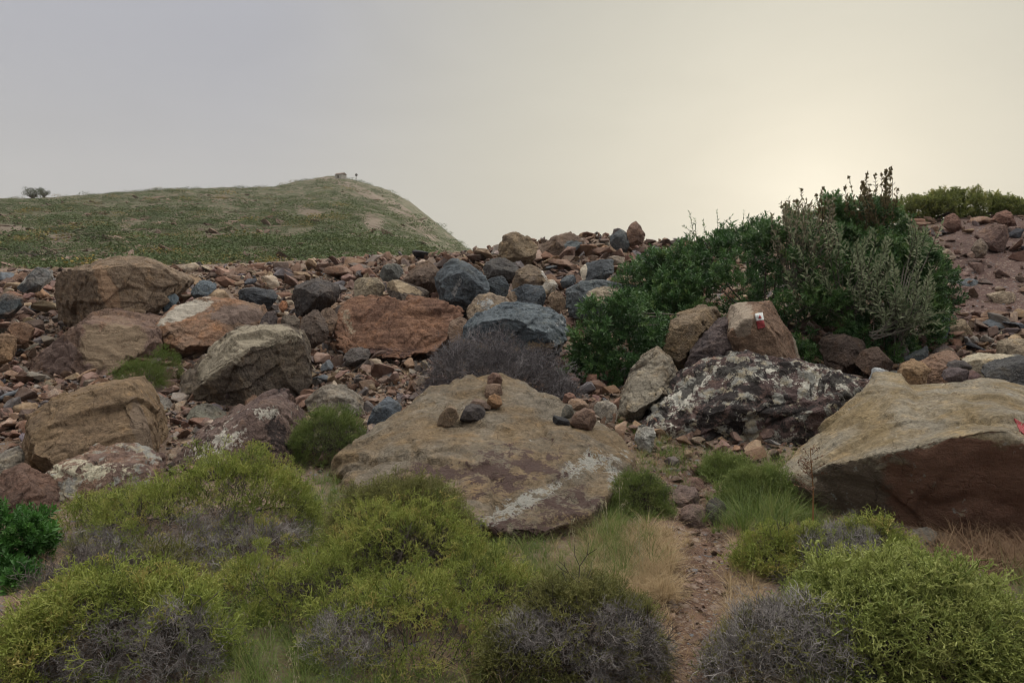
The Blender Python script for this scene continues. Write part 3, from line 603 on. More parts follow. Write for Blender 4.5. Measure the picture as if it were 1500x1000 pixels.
_all_tree = None
def cover_tree():
    global _all_tree
    if _all_tree is None:
        vs, fs, off = [], [], 0
        for co, f in _bv:
            vs += [tuple(c) for c in co]; fs += [tuple(i + off for i in q) for q in f]; off += len(co)
        _all_tree = BVHTree.FromPolygons(vs, fs)
    return _all_tree
def under_rock(x, y, z, tol=.02):
    h = cover_tree().ray_cast(Vector((x, y, 9)), Vector((0, 0, -1)))
    return h[0] is not None and h[0].z > z + tol

PALETTE = [('pinkish brown', (.235, .16, .125), 5), ('reddish brown', (.20, .12, .09), 5), ('tan', (.30, .225, .155), 4), ('mauve brown', (.19, .13, .115), 5),
           ('blue grey', (.125, .14, .162), 2.6), ('dark slate', (.065, .07, .085), 2), ('pale buff', (.40, .34, .275), 2), ('grey', (.23, .21, .195), 2), ('orange brown', (.27, .17, .11), 1.2), ('dark brown', (.11, .08, .07), 3)]
PW = np.array([p[2] for p in PALETTE]); PW = PW / PW.sum()
crest_v = lambda u: np.interp(u, TU, _rows()[12])
def rubble():
    temps = [stone_template(100 + k) for k in range(14)]
    pos, sc, tint, n = [], [], [], 0
    while n < 32000:
        u = R.uniform(-380, 1880)
        zone = R.random()
        v = R.uniform(crest_v(u) - 3, 700)
        if v > 600 and R.random() < (v - 600) / 110: continue
        if 1380 < u < 1640 and v < 470 and R.random() < .88: continue          # bare soil on the right mound
        d = hit_fast(u, v); x = (u - 750) / F * d
        px = 7 + R.pareto(2.0) * 7
        px = min(px, 40) * R.uniform(.85, 1.15)
        if v < crest_v(u) + 8: px = min(px, 14)
        s = px / F * d * .5
        c = np.array(PALETTE[R.choice(len(PALETTE), p=PW)][1]) * R.uniform(.75, 1.25) * (1 + R.normal(0, .05, 3))
        c = c * .65 + .35 * np.array([.21, .155, .128])
        if u > 1380 and v < 470: c = c * .4 + np.array([.10, .06, .052]) * .55
        pos.append((x, d, s)); sc.append(s); tint.append(c); n += 1
    for k in range(700):                                               # the path and its verges
        d = R.uniform(2.6, 7.4); x = (R.normal(1015, 45) - 750) / F * d
        pos.append((x, d, 0)); sc.append(R.uniform(.006, .02) * (1 + (R.random() < .12) * 1.6)); tint.append(np.array((.19, .13, .105)) * R.uniform(.6, 1.3))
    pos, sc, tint = np.array(pos), np.array(sc), np.array(tint)
    z = ground(pos[:, 0], pos[:, 1]); z -= .05 * path_mask(pos[:, 0], pos[:, 1])
    N = len(pos)
    P3 = np.c_[pos[:, 0], pos[:, 1], z + sc * R.uniform(.1, .55, N)]
    dirs = np.c_[R.normal(0, .45, N), R.normal(0, .45, N), np.ones(N)]
    V, Fa, I = scatter(temps, P3, basis(dirs, R.uniform(0, 6.3, N)), sc[:, None] * np.c_[R.uniform(.8, 1.25, N), R.uniform(.8, 1.2, N), R.uniform(.6, 1.1, N)], R.integers(0, 14, N))
    o = mk('rubble', V, Fa, rock_mat(None, None, src='attr', k=5.0, bump=.6, name='rubble_rock'), attrs={'tint': np.clip(tint, .02, .6)[I]})
    tag(o, 'loose brown and blue grey rubble covering the whole slope', 'rubble', kind='stuff')
_hu = np.arange(-400, 1921, 20.0); _hv = np.arange(300, 721, 4.0); _ht = None
def hit_fast(u, v):
    global _ht
    if _ht is None: _ht = np.array([[hit(a, b, True) for a in _hu] for b in _hv])
    i = np.clip((u + 400) / 20, 0, len(_hu) - 1.001); j = np.clip((v - 300) / 4, 0, len(_hv) - 1.001)
    a, b = int(i), int(j); fa, fb = i - a, j - b
    return (_ht[b, a] * (1 - fa) + _ht[b, a + 1] * fa) * (1 - fb) + (_ht[b + 1, a] * (1 - fa) + _ht[b + 1, a + 1] * fa) * fb
rubble()

import re
def short(l): return re.split(r' (?:with|on|in|behind|beside|below|bearing|poking|split|cut|wedged|tucked|under|scaled|blotched|crusted|standing|lying|streaked|between|at|right|left|squeezed|next|near|among|leaning|half|seen|facing|above|of|against) ', l)[0]
def single_stones():
    temps = [stone_template(300 + k, 1) for k in range(10)]
    mat = rock_mat(None, None, src='object', k=.9, bump=.35, name='loose_stone')
    for t in temps: t.materials.clear(); t.materials.append(mat); t.name = 'stone'
    refs = [(short(o['label']), b) for o, b, D in BOULDERS if o.name.startswith('boulder') and not o.get('group')]
    made, labels, tries = [], {}, 0
    rs = np.random.default_rng(21)
    while len(made) < 265 and tries < 60000:
        tries += 1
        u = rs.uniform(-10, 1510); v = rs.uniform(crest_v(u) + 2, 640)
        if u > 1390 and v < 480 and rs.random() < .99: continue
        if 830 < u < 1385 and v < 590 and v > crest_v(u) + 20: continue   # inside the evergreen shrub
        if 610 < u < 835 and 500 < v < 610: continue                      # behind the grey bush
        px = rs.uniform(34, 62) if len(made) < 100 else rs.uniform(19, 36)
        if v < 400: px *= .8
        if any(b[0] < u < b[2] and b[1] + 3 < v < b[3] + px * .12 for _, b, _ in BOULDERS): continue
        if any(abs(u - a) < (px + c) * .28 and abs(v - b) < (px + c) * .16 for a, b, c in made): continue
        d = hit_fast(u, v); x = (u - 750) / F * d; s = px / F * d * .5
        z = float(ground(x, d)[0])
        ci = rs.choice(len(PALETTE), p=PW); c = np.array(PALETTE[ci][1]) * rs.uniform(.85, 1.2)
        o = bpy.data.objects.new('stone', temps[int(rs.integers(10))]); COL.objects.link(o)
        o.location = (x, d, z + s * .28); o.rotation_euler = (rs.normal(0, .3), rs.normal(0, .3), rs.uniform(0, 6.3))
        o.scale = (s * rs.uniform(.9, 1.2), s * rs.uniform(.85, 1.1), s * rs.uniform(.7, 1.15))
        o.color = (*[float(q) for q in c], 1)
        made.append((u, v, px))
        best = min(refs, key=lambda r: math.hypot(u - (r[1][0] + r[1][2]) / 2, 1.3 * (v - (r[1][1] + r[1][3]) / 2)))
        b = best[1]; dx, dy = u - (b[0] + b[2]) / 2, v - (b[1] + b[3]) / 2
        side = ('just right of' if dx > 0 else 'just left of') if abs(dx) / (b[2] - b[0]) > abs(dy) / (b[3] - b[1]) else ('in front of' if dy > 0 else 'behind')
        lab = f"{'fist sized' if px < 26 else 'small' if px < 36 else 'medium'} {PALETTE[ci][0]} stone {side} the {best[0]}"
        lab = ' '.join(lab.split()[:15])
        tag(o, lab, 'stone', 'loose stones in the rubble slope')
single_stones()
# ------------------------------------------------------------------ plants: templates
def foliage_mat(name, ramp, rough=.6, trans=.3, hue=.0):
    """ramp: list of colours spread over the per-leaf tint 0..1"""
    m, t, out = newmat(name)
    a = t.attr('tint')
    r = t.node('ShaderNodeValToRGB'); t.put(r.inputs[0], a)
    e = r.color_ramp.elements
    for i, c in enumerate(ramp):
        q = e[i] if i < 2 else e.new(.5)
        q.position = i / (len(ramp) - 1)
        q.color = (*c, 1)
    for i, c in enumerate(ramp): e[i].position = i / (len(ramp) - 1); e[i].color = (*c, 1)
    b = t.node('ShaderNodeBsdfPrincipled'); t.put(b.inputs['Base Color'], r.outputs[0]); t.put(b.inputs['Roughness'], rough); t.put(b.inputs['Specular IOR Level'], .3)
    if trans:
        tr = t.node('ShaderNodeBsdfTranslucent'); t.put(tr.inputs[0], r.outputs[0])
        mx = t.node('ShaderNodeMixShader'); t.put(mx.inputs[0], trans); t.l.new(b.outputs[0], mx.inputs[1]); t.l.new(tr.outputs[0], mx.inputs[2]); t.l.new(mx.outputs[0], out.inputs[0])
    else: t.l.new(b.outputs[0], out.inputs[0])
    return m

def seg(p0, p1, r0, r1, acc):
    """a three-sided tapered stick"""
    d = p1 - p0; d = d / (np.linalg.norm(d) + 1e-9)
    a = np.cross(d, [0.31, .87, .38]); a /= np.linalg.norm(a) + 1e-9; b = np.cross(d, a)
    o = len(acc[0])
    for p, r in ((p0, r0), (p1, r1)):
        for k in range(3):
            t = k * 2.0944; acc[0].append(p + r * (math.cos(t) * a + math.sin(t) * b))
    for k in range(3): acc[1].append((o + k, o + (k + 1) % 3, o + 3 + (k + 1) % 3, o + 3 + k))
def leaf(p, d, n, L, W, acc, bend=.15):
    """a pointed leaf: two quads folded along the midrib"""
    d = d / np.linalg.norm(d); s = np.cross(d, n); s /= np.linalg.norm(s) + 1e-9; n = np.cross(s, d)
    o = len(acc[0]); tip = p + d * L - n * bend * L
    mid = p + d * L * .5 - n * bend * L * .2
    acc[0] += [p, mid + s * W * .5 + n * W * .15, tip, mid - s * W * .5 + n * W * .15, mid]
    acc[1] += [(o, o + 1, o + 2, o + 4), (o, o + 4, o + 2, o + 3)]
def arr(acc): return np.array(acc[0]), np.array(acc[1])

def unit(v): return v / (np.linalg.norm(v) + 1e-9)
def spurge_t(seed, leaves=True, r=.030, L=.30, levels=4, spread=.85, lv=2):
    """zigzag forking sprig about 1 unit tall"""
    rr = np.random.default_rng(seed); acc = [[], []]
    def grow(p, d, l, rad, lev):
        q = p + d * l
        seg(p, q, rad, rad * .8, acc)
        if leaves and lev <= lv:
            for k in range(2):
                leaf(p + (q - p) * rr.uniform(.3, 1), unit(d + rr.normal(0, .9, 3)), unit(rr.normal(0, 1, 3)), .10, .036, acc)
        if lev == 0: return
        a = unit(rr.normal(0, 1, 3)); a = unit(a - d * a.dot(d))
        for sgn in (1, -1) if (lev > 1 or rr.random() < .8) else (1,):
            grow(q, unit(d + sgn * a * spread * rr.uniform(.6, 1.2) + np.array([0, 0, .15])), l * rr.uniform(.65, .95), rad * .8, lev - 1)
    grow(np.zeros(3), np.array([0, 0, 1.0]), L, r, levels)
    return arr(acc)
def leafy_t(seed, n=13, L=.42, W=.13, up=.5):
    rr = np.random.default_rng(seed); acc = [[], []]
    seg(np.zeros(3), np.array([0, 0, .8]), .02, .012, acc)
    for k in range(n):
        t = k / n; an = k * 2.4 + rr.uniform(-.4, .4)
        d = np.array([math.cos(an), math.sin(an), up + t * 1.0 + rr.normal(0, .2)])
        leaf(np.array([0, 0, .2 + .6 * t]), unit(d), np.array([0, 0, 1.0]) + rr.normal(0, .3, 3), L * rr.uniform(.75, 1.1), W * rr.uniform(.8, 1.2), acc, .12)
    return arr(acc)
def clump_t(seed, n=110, ls=.15):
    """far scrub: a low mound of leaf-sized faces"""
    rr = np.random.default_rng(seed); acc = [[], []]
    for k in range(n):
        d = unit(rr.normal(0, 1, 3)); d[2] = abs(d[2])
        p = d * rr.uniform(.55, 1.0) * np.array([1, 1, .75])
        a = unit(rr.normal(0, 1, 3)); b = unit(np.cross(a, d + rr.normal(0, .6, 3))); o = len(acc[0]); s = ls * rr.uniform(.6, 1.2)
        acc[0] += [p - a * s * .5, p - b * s * .3, p + a * s * .5, p + b * s * .3]; acc[1] += [(o, o + 1, o + 2, o + 3)]
    return arr(acc)
SPURGE = [spurge_t(500 + k) for k in range(8)]
SPURGE_BIG = [spurge_t(510 + k, r=.030, L=.30, levels=4, spread=.8, lv=1) for k in range(8)]
SPURGE_FINE = [spurge_t(520 + k, r=.016, levels=4, spread=.7) for k in range(6)]
BARE = [spurge_t(540 + k, leaves=False, r=.016, L=.32, levels=4, spread=.75) for k in range(8)]
LEAFY = [leafy_t(560 + k) for k in range(8)]
CLUMP = [clump_t(580 + k) for k in range(8)]

def lobe(u, vt, vb, hw, d, depth=.8):
    """ellipsoid from the photo: top row, base row, half width in pixels, distance"""
    zt = H + (V0 - vt) / F * d; zb = H + (V0 - vb) / F * d
    rx = hw / F * d; zc = zb + .32 * (zt - zb)
    return np.array([(u - 750) / F * d, d, zc]), np.array([rx, rx * depth, zt - zc])
def shell(lobes, n, rmin=.82, rmax=1.03, low=-.35, clump=.13, cs=3.0, rng=R):
    C = np.array([l[0] for l in lobes]); S = np.array([l[1] for l in lobes])
    w = S[:, 0] * S[:, 1] + S[:, 2] * (S[:, 0] + S[:, 1]); w /= w.sum()
    k = rng.choice(len(lobes), n * 2, p=w)
    d = rng.normal(size=(n * 2, 3)); d /= np.linalg.norm(d, axis=1)[:, None]
    ok = d[:, 2] > low; k, d = k[ok], d[ok]
    r = rng.uniform(rmin, rmax, len(k)) * (1 + clump * fbm(d * cs + k[:, None] * 7.7, 3) * 2)
    p = C[k] + d * S[k] * r[:, None]
    nn = d / S[k]; nn /= np.linalg.norm(nn, axis=1)[:, None]
    inside = np.zeros(len(p), bool)
    for j in range(len(lobes)):
        q = np.linalg.norm((p - C[j]) / S[j], axis=1) < .82
        inside |= q & (k != j)
    g = ground(p[:, 0], p[:, 1])
    ok = ~inside & (p[:, 2] > g - .02)
    return p[ok][:n], nn[ok][:n]
def sprigs(name, temps, p, n, size, mat, parent, base, up=.5, jit=.45, tint=None, sink=.5, rng=R):
    N = len(p)
    d = n + np.array([0, 0, up]) + rng.normal(0, jit, (N, 3))
    sc = size * np.clip(rng.lognormal(-.05, .28, N), .5, 2.0)
    rot = basis(d, rng.uniform(0, 6.3, N))
    pos = p - rot[:, :, 2] * (sc * sink)[:, None]
    V, Fa, I = scatter(temps, pos, rot, sc, rng.integers(0, len(temps), N))
    tn = rng.random(N) if tint is None else np.clip(tint, 0, 1)
    return mk(name, V, Fa, mat, parent, {'tint': tn[I]}, loc=base)
def stems(name, root, ends, r0, r1, mat, parent, base, n=7, sag=.1, rng=R):
    acc = [[], []]
    for e in ends:
        e = np.array(e, float); pr = np.array(root, float) + rng.normal(0, .03, 3); ctrl = (pr + e) / 2 + rng.normal(0, .06, 3) * np.linalg.norm(e - pr) + np.array([0, 0, sag])
        q = [pr * (1 - t) ** 2 + ctrl * 2 * t * (1 - t) + e * t * t for t in np.linspace(0, 1, n)]
        for i in range(n - 1): seg(q[i], q[i + 1], r0 + (r1 - r0) * i / (n - 1), r0 + (r1 - r0) * (i + 1) / (n - 1), acc)
    V, Q = arr(acc)
    return mk(name, V, Q, mat, parent, {'tint': np.full(len(V), .5)}, loc=base)

M_SPURGE = foliage_mat('spurge_green', [(.12, .155, .035), (.235, .285, .058), (.34, .37, .09), (.40, .34, .11)], .6, .35)
M_BRIGHT = foliage_mat('spurge_bright', [(.18, .23, .06), (.31, .355, .10), (.41, .43, .15)], .6, .35)
M_OLIVE = foliage_mat('spurge_olive', [(.13, .13, .05), (.20, .205, .065), (.26, .235, .085)], .6, .35)
M_CUSH = foliage_mat('cushion_green', [(.09, .13, .035), (.16, .215, .055), (.22, .25, .08)], .6, .35)
M_GREY = foliage_mat('dead_twigs', [(.12, .11, .105), (.24, .22, .215), (.40, .37, .36)], .9, 0)
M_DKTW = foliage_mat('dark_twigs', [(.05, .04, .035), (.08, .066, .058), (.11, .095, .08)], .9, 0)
M_LENT = foliage_mat('evergreen_leaf', [(.03, .07, .026), (.055, .12, .038), (.10, .185, .055), (.19, .25, .08)], .40, .25)
M_LEFT = foliage_mat('vivid_leaf', [(.025, .075, .018), (.05, .14, .025), (.085, .20, .035)], .5, .3)
M_FAR = foliage_mat('horizon_leaf', [(.09, .11, .03), (.16, .18, .05), (.26, .24, .08)], .6, .45)
M_FELT = foliage_mat('felted_leaf', [(.12, .155, .085), (.19, .225, .13), (.27, .29, .19)], .9, .25)
M_BRN = foliage_mat('brown_leaf', [(.10, .085, .045), (.16, .13, .07), (.22, .18, .10)], .9, .3)  # leaves: backlit darkness put into the colour; seed heads really brown
M_WOOD = foliage_mat('bare_wood', [(.10, .09, .075), (.15, .135, .115)], .9, 0)

def cushion(label, lobes, n, size=.085, mat=M_SPURGE, temps=None, grey=(), ngrey=0, inner=True, cat='cushion shrub', name='cushion_shrub', gsize=.085, skip=.85, seed=1, group='thorny cushion shrubs near the viewer', greymat=None):
    """green forking sprigs over a dome, with a dead twiggy heart; grey: pixel patches (u,v,ru,rv) where the dead twigs show"""
    rg = np.random.default_rng(seed + len(label))
    L = [lobe(*l) for l in lobes]
    c = np.mean([l[0] for l in L], axis=0); base = np.array([c[0], c[1], float(ground(c[0], c[1])[0])])
    e = tag(empty(name, base), label, cat, group)
    p, nn = shell(L, int(n * 1.4), clump=.20, cs=3.6, rng=rg); size = size * 1.0
    u = 750 + F * p[:, 0] / p[:, 1]; v = V0 - F * (p[:, 2] - H) / p[:, 1]
    g = np.zeros(len(p))
    for (cu, cv, ru, rv) in grey: g = np.maximum(g, np.clip(1.5 - np.hypot((u - cu) / ru, (v - cv) / rv) , 0, 1))
    g = g * 1.1 + .35 * fbm(p * 5, 3)
    keep = rg.random(len(p)) > np.clip((g - .25) * 2.0, 0, skip if len(grey) else .15)
    tn = np.clip(.5 + .55 * fbm(p * 4.0 + 3, 3) + rg.normal(0, .22, len(p)), 0, 1)
    sprigs('foliage', temps or SPURGE, p[keep], nn[keep], size, mat, e, base, tint=tn[keep], rng=rg)
    if len(grey):
        q = ~keep | (g > .6)
        pg, ng = p[q] * 1.0, nn[q]
        pg2 = np.vstack([pg, pg - ng * .03 + rg.normal(0, .02, pg.shape)]); ng2 = np.vstack([ng, ng])
        if len(pg2): sprigs('dead_twigs', BARE, pg2, ng2, gsize, M_GREY, e, base, rng=rg, jit=.6) if greymat is None else sprigs('dead_twigs', BARE, pg2, ng2, gsize, greymat, e, base, rng=rg, jit=.7)
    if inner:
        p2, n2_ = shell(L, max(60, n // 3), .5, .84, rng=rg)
        sprigs('inner_twigs', BARE, p2, n2_, .13, M_DKTW, e, base, rng=rg, jit=.7)  # darker twig colour puts shade into the gaps of the dome
    ends = shell(L, 14, .6, .9, rng=rg)[0]
    if len(ends): stems('stem', base, ends, .010, .004, M_DKTW, e, base, rng=rg)
    return e

cushion('largest yellow green cushion shrub, in front of the blotched lichen boulder', [(160, 725, 850, 95, 4.9), (340, 660, 850, 115, 4.9), (390, 690, 840, 85, 4.85), (250, 700, 860, 120, 4.7), (420, 735, 840, 70, 4.75), (240, 765, 900, 140, 4.45), (370, 760, 880, 90, 4.5)], 3300, temps=SPURGE + SPURGE_FINE, grey=[(310, 800, 80, 50), (130, 815, 70, 40), (230, 830, 110, 30), (420, 780, 40, 14)], seed=2)
cushion('half dead cushion shrub with silvery twigs at the lower left corner', [(170, 838, 1010, 140, 3.3), (260, 880, 1030, 80, 3.1), (70, 905, 1050, 80, 3.1)], 1300, temps=SPURGE_BIG, size=.10, grey=[(210, 965, 120, 60), (100, 985, 60, 25), (250, 920, 60, 25)], seed=3, gsize=.07)
cushion('bright rounded cushion shrub in front of the cairn boulder', [(590, 730, 990, 150, 3.95), (470, 805, 1010, 120, 3.6), (700, 805, 1010, 105, 3.6), (755, 835, 1000, 70, 3.8), (375, 812, 1010, 95, 3.8), (300, 850, 1010, 60, 3.8), (660, 790, 960, 90, 4.2), (590, 850, 1080, 170, 3.25)], 4100, temps=SPURGE + SPURGE_FINE, grey=[(500, 940, 60, 40)], skip=.55, seed=4, size=.075)
cushion('olive cushion shrub with a dark dead heart beside the dry grass', [(850, 848, 1010, 105, 3.1), (930, 880, 1020, 50, 3.05), (760, 905, 1040, 60, 3.0)], 1300, grey=[(900, 950, 75, 60), (780, 930, 45, 30)], seed=5, size=.07, gsize=.06, mat=M_OLIVE)
cushion('low yellow green cushion shrub with a grey middle below the dry stalk', [(1150, 775, 880, 70, 4.2), (1270, 768, 870, 80, 4.2), (1210, 780, 890, 90, 4.1)], 1500, grey=[(1230, 800, 55, 26), (1190, 850, 50, 20)], seed=6)
cushion('bright green forked cushion shrub, nearest plant on the right of the path', [(1330, 828, 1010, 150, 3.15), (1230, 835, 960, 75, 3.3), (1430, 890, 1060, 80, 3.0)], 1350, mat=M_BRIGHT, seed=7, size=.125, temps=SPURGE_BIG)
cushion('grey dead twiggy bush between the path and the bright green cushion', [(1140, 880, 1020, 90, 3.1), (1220, 905, 1020, 60, 3.0), (1090, 930, 1040, 60, 3.0)], 520, grey=[(1150, 930, 160, 120)], mat=M_OLIVE, seed=8, skip=.8, cat='dry bush', name='twiggy_bush')
cushion('round dense green cushion at the left end of the cairn boulder', [(485, 600, 705, 55, 6.6), (455, 620, 700, 35, 6.6)], 1300, size=.075, mat=M_CUSH, temps=SPURGE_FINE, seed=9)
cushion('round green cushion at the right foot of the cairn boulder', [(935, 692, 800, 50, 5.3), (905, 720, 800, 35, 5.2)], 1000, size=.075, mat=M_CUSH, temps=SPURGE_FINE, seed=10)
cushion('dull olive bush growing against the front of the cairn boulder', [(600, 702, 830, 85, 4.35), (530, 722, 830, 55, 4.4), (655, 735, 830, 40, 4.3)], 1200, size=.085, mat=M_OLIVE, temps=SPURGE_FINE, seed=11)
cushion('green grassy bush left of the wedge boulder tip', [(1120, 690, 790, 62, 5.5), (1065, 672, 740, 45, 6.2)], 1100, size=.11, mat=M_CUSH, temps=SPURGE_FINE, seed=12)
cushion('dark dead brushwood between the vivid bush and the silvery half dead cushion', [(75, 835, 1000, 70, 3.9), (20, 900, 1040, 60, 3.5), (130, 800, 960, 60, 4.1), (230, 800, 940, 80, 4.0)], 700, mat=M_OLIVE, grey=[(70, 900, 160, 120)], skip=.95, seed=14, cat='dry bush', name='twiggy_bush', group='dead bushes near the viewer', greymat=foliage_mat('brown_twigs', [(.06, .048, .045), (.12, .10, .095), (.20, .17, .16)], .9, 0), gsize=.11)
# dead grey bush behind the cairn boulder
def grey_bush():
    rg = np.random.default_rng(77)
    L = [lobe(720, 492, 610, 75, 8.8), lobe(665, 505, 600, 45, 8.8), lobe(785, 515, 610, 50, 8.7), lobe(820, 550, 620, 30, 8.4)]
    base = np.array([L[0][0][0], 8.8, float(ground(L[0][0][0], 8.8)[0])])
    e = tag(empty('dry_bush', base), 'dense grey leafless bush behind the cairn boulder', 'dry bush')
    p, n = shell(L, 2300, .6, 1.08, clump=.25, cs=4.0, rng=rg)
    sprigs('dead_twigs', BARE, p, n, .17, foliage_mat('grey_violet_twigs', [(.055, .048, .052), (.13, .118, .125), (.25, .23, .24)], .9, 0), e, base, rng=rg, up=.2, jit=.8)
    stems('stem', base, shell(L, 40, .6, .95, rng=rg)[0], .012, .004, M_DKTW, e, base, rng=rg)
grey_bush()

def leafy_bush(name, label, lobes, n, size, mat, cat='shrub', rng=None, clumps=0, csize=.22, inner=True, stem_r=.02, wood=M_DKTW, temps=None, group=None):
    """dense leaf rosettes on knobbly clumps over the lobes"""
    rg = rng or np.random.default_rng(len(label) * 3 + 5)
    L = [lobe(*l) for l in lobes]
    c = L[0][0]; base = np.array([c[0], c[1], float(ground(c[0], c[1])[0])])
    e = tag(empty(name, base), label, cat, group)
    if clumps:
        cp, cn = shell(L, clumps, .86, 1.0, clump=.16, rng=rg)
        k = rg.integers(0, len(cp), n)
        d = rg.normal(size=(n, 3)); d /= np.linalg.norm(d, axis=1)[:, None]
        d = d + cn[k] * .75 + np.array([0, 0, .3]); d /= np.linalg.norm(d, axis=1)[:, None]
        rad = csize * (.6 + .8 * rg.random(len(cp)))[k]
        p = cp[k] + d * (rad * rg.uniform(.55, 1.0, n))[:, None] - cn[k] * (rad * .4)[:, None]; nn = d
        tn = np.clip(.42 + .35 * (rg.random(len(cp)) - .5)[k] + rg.normal(0, .17, n), 0, 1)
    else:
        p, nn = shell(L, n, rng=rg); tn = None
    sprigs('foliage', temps or LEAFY, p, nn, size, mat, e, base, up=.55, jit=.35, tint=tn, rng=rg)
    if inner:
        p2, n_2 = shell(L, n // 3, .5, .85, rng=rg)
        o = sprigs('inner_foliage', temps or LEAFY, p2, n_2, size * 1.35, mat, e, base, rng=rg, tint=rg.uniform(0, .35, len(p2)))  # only dark tints inside: crown shade put into the leaf colour
    stems('stem', base, shell(L, 26, .6, .9, rng=rg)[0], stem_r, stem_r * .3, wood, e, base, rng=rg)
    return e
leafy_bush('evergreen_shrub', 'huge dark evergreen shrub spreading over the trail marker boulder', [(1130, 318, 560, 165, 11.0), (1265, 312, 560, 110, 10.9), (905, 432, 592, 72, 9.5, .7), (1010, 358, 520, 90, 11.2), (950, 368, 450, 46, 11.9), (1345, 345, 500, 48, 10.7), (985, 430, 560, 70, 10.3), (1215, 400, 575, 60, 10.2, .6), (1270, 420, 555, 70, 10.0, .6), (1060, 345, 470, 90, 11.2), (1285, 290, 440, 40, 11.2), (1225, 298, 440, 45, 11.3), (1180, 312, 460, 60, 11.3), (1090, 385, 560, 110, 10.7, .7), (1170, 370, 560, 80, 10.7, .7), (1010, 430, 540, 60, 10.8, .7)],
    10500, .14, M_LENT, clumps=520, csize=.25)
leafy_bush('evergreen_shrub', 'vivid green leafy bush at the photo edge, lower left', [(0, 745, 930, 75, 4.3), (-60, 760, 940, 80, 4.2), (15, 830, 960, 58, 4.0)], 1500, .085, M_LEFT, clumps=70, csize=.11, stem_r=.008)
leafy_bush('evergreen_shrub', 'long backlit hedge like shrub on the skyline above the right mound', [(1345, 292, 330, 50, 20.5), (1405, 281, 330, 55, 20.5), (1465, 290, 330, 50, 20.5), (1530, 295, 330, 60, 20.5)], 2300, .19, M_FAR, clumps=110, csize=.28, inner=True)
leafy_bush('feathery_plant', 'small feathery bright green plant in the left scree', [(205, 530, 572, 34, 8.9), (240, 513, 560, 24, 9.3)], 500, .10, foliage_mat('feathery_leaf', [(.10, .14, .03), (.16, .21, .05)], .6, .3), cat='plant', temps=SPURGE_FINE, stem_r=.005, inner=False)

# felt leaved plants among and above the evergreen shrub
def felt_plant(name, label, root, tips, mat, wood, leafL=.12, heads=None, cat='shrub', spread=.5, rg=None):
    rg = rg or np.random.default_rng(len(label))
    base = P(*root); base = np.array(base)
    e = tag(empty(name, base), label, cat)
    acc, la, hd = [[], []], [[], []], [[], []]
    tl = []
    for (u, v, d) in tips:
        tip = P(u, v, d); low = P(.72 * u + .28 * root[0], v + rg.uniform(40, 75), d + .35); pr = low if low[2] > base[2] else base + rg.normal(0, .1, 3)
        L = np.linalg.norm(tip - pr); ctrl = pr * .45 + tip * .55 + np.array([rg.normal(0, .10), rg.normal(0, .06), -.06]) * L
        q = [pr * (1 - t) ** 2 + ctrl * 2 * t * (1 - t) + tip * t * t for t in np.linspace(0, 1, 10)]
        seg(base + rg.normal(0, .01, 3), pr, .012, .007, acc)
        for i in range(9): seg(q[i], q[i + 1], .0062 - .0004 * i, .0062 - .0004 * (i + 1), acc)
        ax = unit(q[-1] - q[-3])
        nw = int(rg.integers(9, 14)); reach = L * .9
        for w in range(nw):
            t = w / (nw - 1); pos = tip - ax * reach * (1 - t)
            s = np.cross(ax, unit(rg.normal(0, 1, 3))); s = unit(s)
            for sg in (1, -1):
                leaf(pos, unit(s * sg * (1.0 - .4 * t) + ax * (.55 + .7 * t)), ax + rg.normal(0, .25, 3), leafL * rg.uniform(.7, 1.1) * (1 - .3 * t), leafL * .24, la, .18)
            if heads and rg.random() < heads:
                for k in range(9):
                    leaf(pos, unit(rg.normal(0, 1, 3)), unit(rg.normal(0, 1, 3)), .035, .03, hd, 0)
        if heads:
            for k in range(14): leaf(tip + ax * .02, unit(rg.normal(0, 1, 3)), unit(rg.normal(0, 1, 3)), .034, .028, hd, 0)
    V, Q = arr(acc); mk('stem', V, Q, wood, e, {'tint': rg.random(len(V))}, loc=base)
    V, Q = arr(la); mk('leaves', V, Q, mat, e, {'tint': np.repeat(rg.random(len(V) // 5), 5)}, loc=base)
    if hd[0]:
        V, Q = arr(hd); mk('seed_heads', V, Q, M_BRN, e, {'tint': np.repeat(rg.random(len(V) // 5), 5)}, loc=base)
rgp = np.random.default_rng(5)
def spread_tips(n, u0, u1, v0, v1, d, slope=0.0):
    out = []
    for k in range(n):
        u = rgp.uniform(u0, u1); out.append((u, rgp.uniform(v0, v1) + slope * (u - (u0 + u1) / 2), d + rgp.uniform(-.3, .3)))
    return out
felt_plant('felt_leaved_shrub', 'pale felt leaved shrub growing out of the right side of the evergreen shrub', (1310, 480, 9.7), spread_tips(60, 1255, 1385, 380, 470, 9.5, .25) + spread_tips(10, 1330, 1382, 318, 350, 10.0), M_FELT, M_WOOD)
felt_plant('felt_leaved_shrub', 'grey felt leaved stems in front of the dark top of the evergreen shrub', (1235, 460, 9.9), spread_tips(44, 1150, 1310, 330, 420, 9.75, .2), M_FELT, M_WOOD)
felt_plant('felt_leaved_shrub', 'brownish felt leaved stems near the crown of the evergreen shrub', (1165, 420, 10.1), spread_tips(46, 1125, 1225, 292, 362, 10.1), foliage_mat('felted_brown', [(.16, .14, .09), (.23, .21, .145), (.29, .265, .19)], .9, .25), M_WOOD, leafL=.10)
felt_plant('felt_leaved_shrub', 'tallest dark leafy stems with seed heads against the glowing sky', (1285, 360, 10.8), spread_tips(36, 1238, 1316, 262, 318, 10.8, -.35) + [(1305, 248, 10.8), (1298, 252, 10.7), (1282, 258, 10.9), (1270, 256, 10.8), (1244, 262, 10.8)], M_BRN, M_DKTW, leafL=.095, heads=.3)
